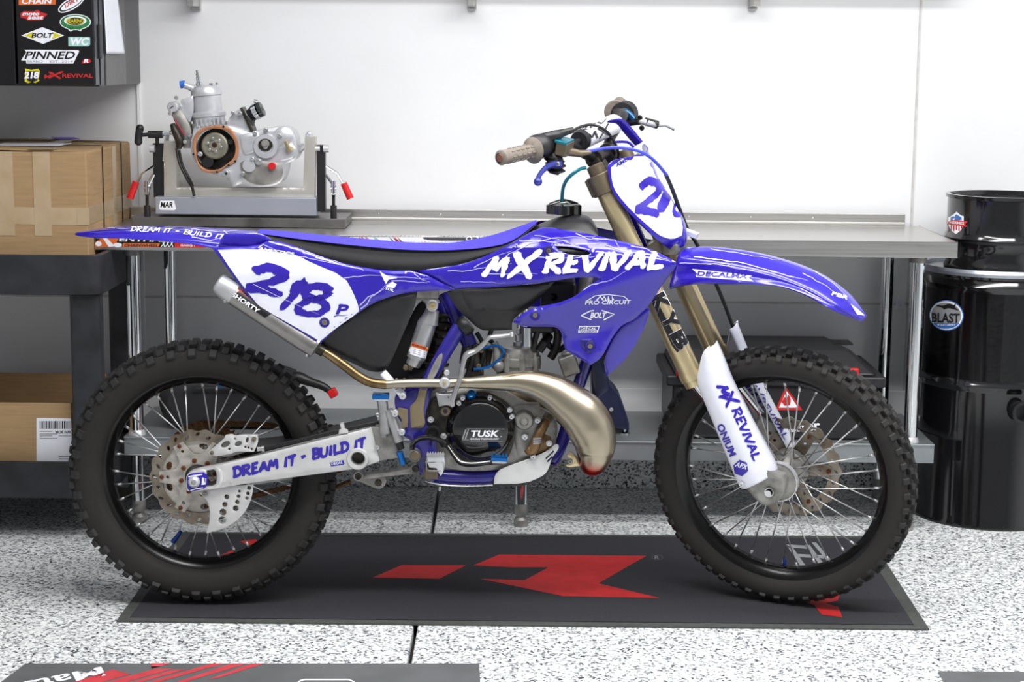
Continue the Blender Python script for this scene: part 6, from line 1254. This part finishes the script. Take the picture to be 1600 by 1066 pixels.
# large black case on the right
Yf = .80
t = thing('tool_case', 'large black plastic tool case with red latches and flame warning label on the lower shelf', 'case', tuple(shp(1215, 690, Yf)))
x0, x1 = shp(1050, 650, Yf).x, shp(1372, 650, Yf).x; zl_ = shp(1215, 598, Yf).z
b = MB(); b.box(((x0+x1)/2, Yf+.2, (ZS+zl_)/2), (x1-x0, .4, zl_-ZS)); cs_ = b.o('case_body', BLACK, t, bevel=.02, seg=4)
b = MB(); b.box(((x0+x1)/2, Yf+.195, zl_+.004), (x1-x0+.04, .41, .034)); b.o('rim', BLACK, t, bevel=.008)
ztp = shp(1215, 524, Yf+.38).z; b = MB(); xa, xb_ = x0+.0, x1+.0
b.add([(xa, Yf, zl_+.02), (xb_, Yf, zl_+.02), (xb_, Yf+.39, zl_+.02), (xa, Yf+.39, zl_+.02), (xa+.03, Yf+.08, ztp), (xb_-.07, Yf+.08, ztp), (xb_-.11, Yf+.38, ztp), (xa+.03, Yf+.38, ztp)], [(3, 2, 1, 0), (4, 5, 6, 7), (0, 1, 5, 4), (1, 2, 6, 5), (2, 3, 7, 6), (3, 0, 4, 7)]); b.o('lid', BLACK, t, bevel=.015, seg=4)
q = B.z(1318, 538, ztp); b = MB(); b.box((q.x, Yf+.25, ztp+.0), (.06, .08, .004)); b.o('lid_recess', HOSE, t, bevel=.001)
for u in (1331, 1105):
    q = shp(u, 583, Yf-.01); b = MB(); b.box(q+V((0, 0, 0)), (.04, .02, .03)); b.o('latch', RED, t, bevel=.004)
q = shp(1063, 577, Yf-.02); b = MB(); b.tube([q-V((.012, 0, 0)), q+V((.02, 0, 0))], [.022, .022], 20); b.o('knob', RED, t, bevel=.002)
T = bvh(cs_)
decal([poly([(1228, 604), (1254, 641), (1211, 641)], 0, 8)], T, REDP, 'warning_label', cs_); decal([poly([(1229, 611), (1247, 637), (1217, 637)], 0, 8)], T, WHITE, 'warning_label', cs_, .0014)
decal([poly([(1226, 634), (1221, 628), (1226, 620), (1229, 624), (1232, 616), (1236, 624), (1234, 633)], 1, 4)], T, REDP, 'flame_symbol', cs_, .002)
decal([text('Master', (1216, 677), (1282, 672), 16, 0, .03)], T, WHITE, 'lettering', cs_)
# navy machine foot behind the exhaust
t = thing('machine_base', 'navy metal machine base with a levelling foot on the lower shelf behind the exhaust', 'machine', tuple(shp(955, 690, .85)))
b = panel([(925, 545), (948, 545), (950, 600), (968, 618), (976, 640), (983, 660), (983, 672), (955, 668), (925, 670)], .86, .14, r=2, it=1); b.o('housing', NAVY, t)
b = panel([(955, 655), (983, 662), (982, 680), (968, 680), (952, 668)], .87, .1, r=1); b.o('lower_skirt', HOSE, t)
q = shp(976, 688, .87); b = MB(); b.lathe([(.016, 0), (.016, .004), (.005, .009), (.005, .03), (.009, .03), (.009, .036)], (q.x, .87, ZS), (0, 0, 1), 16); b.lathe([(.016, 0), (.016, .004), (.005, .009), (.005, .03)], (q.x-.07, .93, ZS), (0, 0, 1), 16); b.o('levelling_foot', CHROME, t)
b = MB(); bolt(b, shp(955, 640, .857), .006); b.o('bolt', ALU, t)
# left: black machine case with curved hose ending in a red nozzle
t = thing('shop_vacuum', 'low black machine with curved hose and red nozzle on the shelf behind the rear wheel', 'vacuum', tuple(shp(345, 670, .9)))
b = panel([(248, 640), (246, 618), (256, 602), (280, 594), (360, 590), (420, 590), (448, 600), (452, 640), (440, 668), (262, 668)], .86, .25, r=14, it=2, sp=8); vb = b.o('body', BLACK, t)
b = panel([(300, 606), (400, 604), (404, 612), (300, 614)], .852, .01, r=2); b.o('grille', HOSE, vb)
b = MB(); b.tube(pp([(440, 628, .88), (452, 606, .87), (462, 590, .86), (485, 597, .85), (505, 604, .84), (516, 612, .84)]), [.02, .02, .02, .014, .012, .010], 16, ease=4); hs_ = b.o('hose', HOSE, t)
b = MB(); b.tube(pp([(512, 606, .84), (526, 612, .84)]), .0, 4) if False else b.box(shp(520, 614, .84), (.026, .03, .026), Matrix.Rotation(-.5, 3, 'Y').to_3x3()); b.o('nozzle_cap', RED, hs_, bevel=.004)
b = MB(); q = shp(345, 603, .855); b.lathe([(.0001, 0), (.009, .002), (.009, .01)], q, (0, 1, 0), 12); b.o('blue_knob', CYAN, vb)
# small blue bits on the floor behind the engine
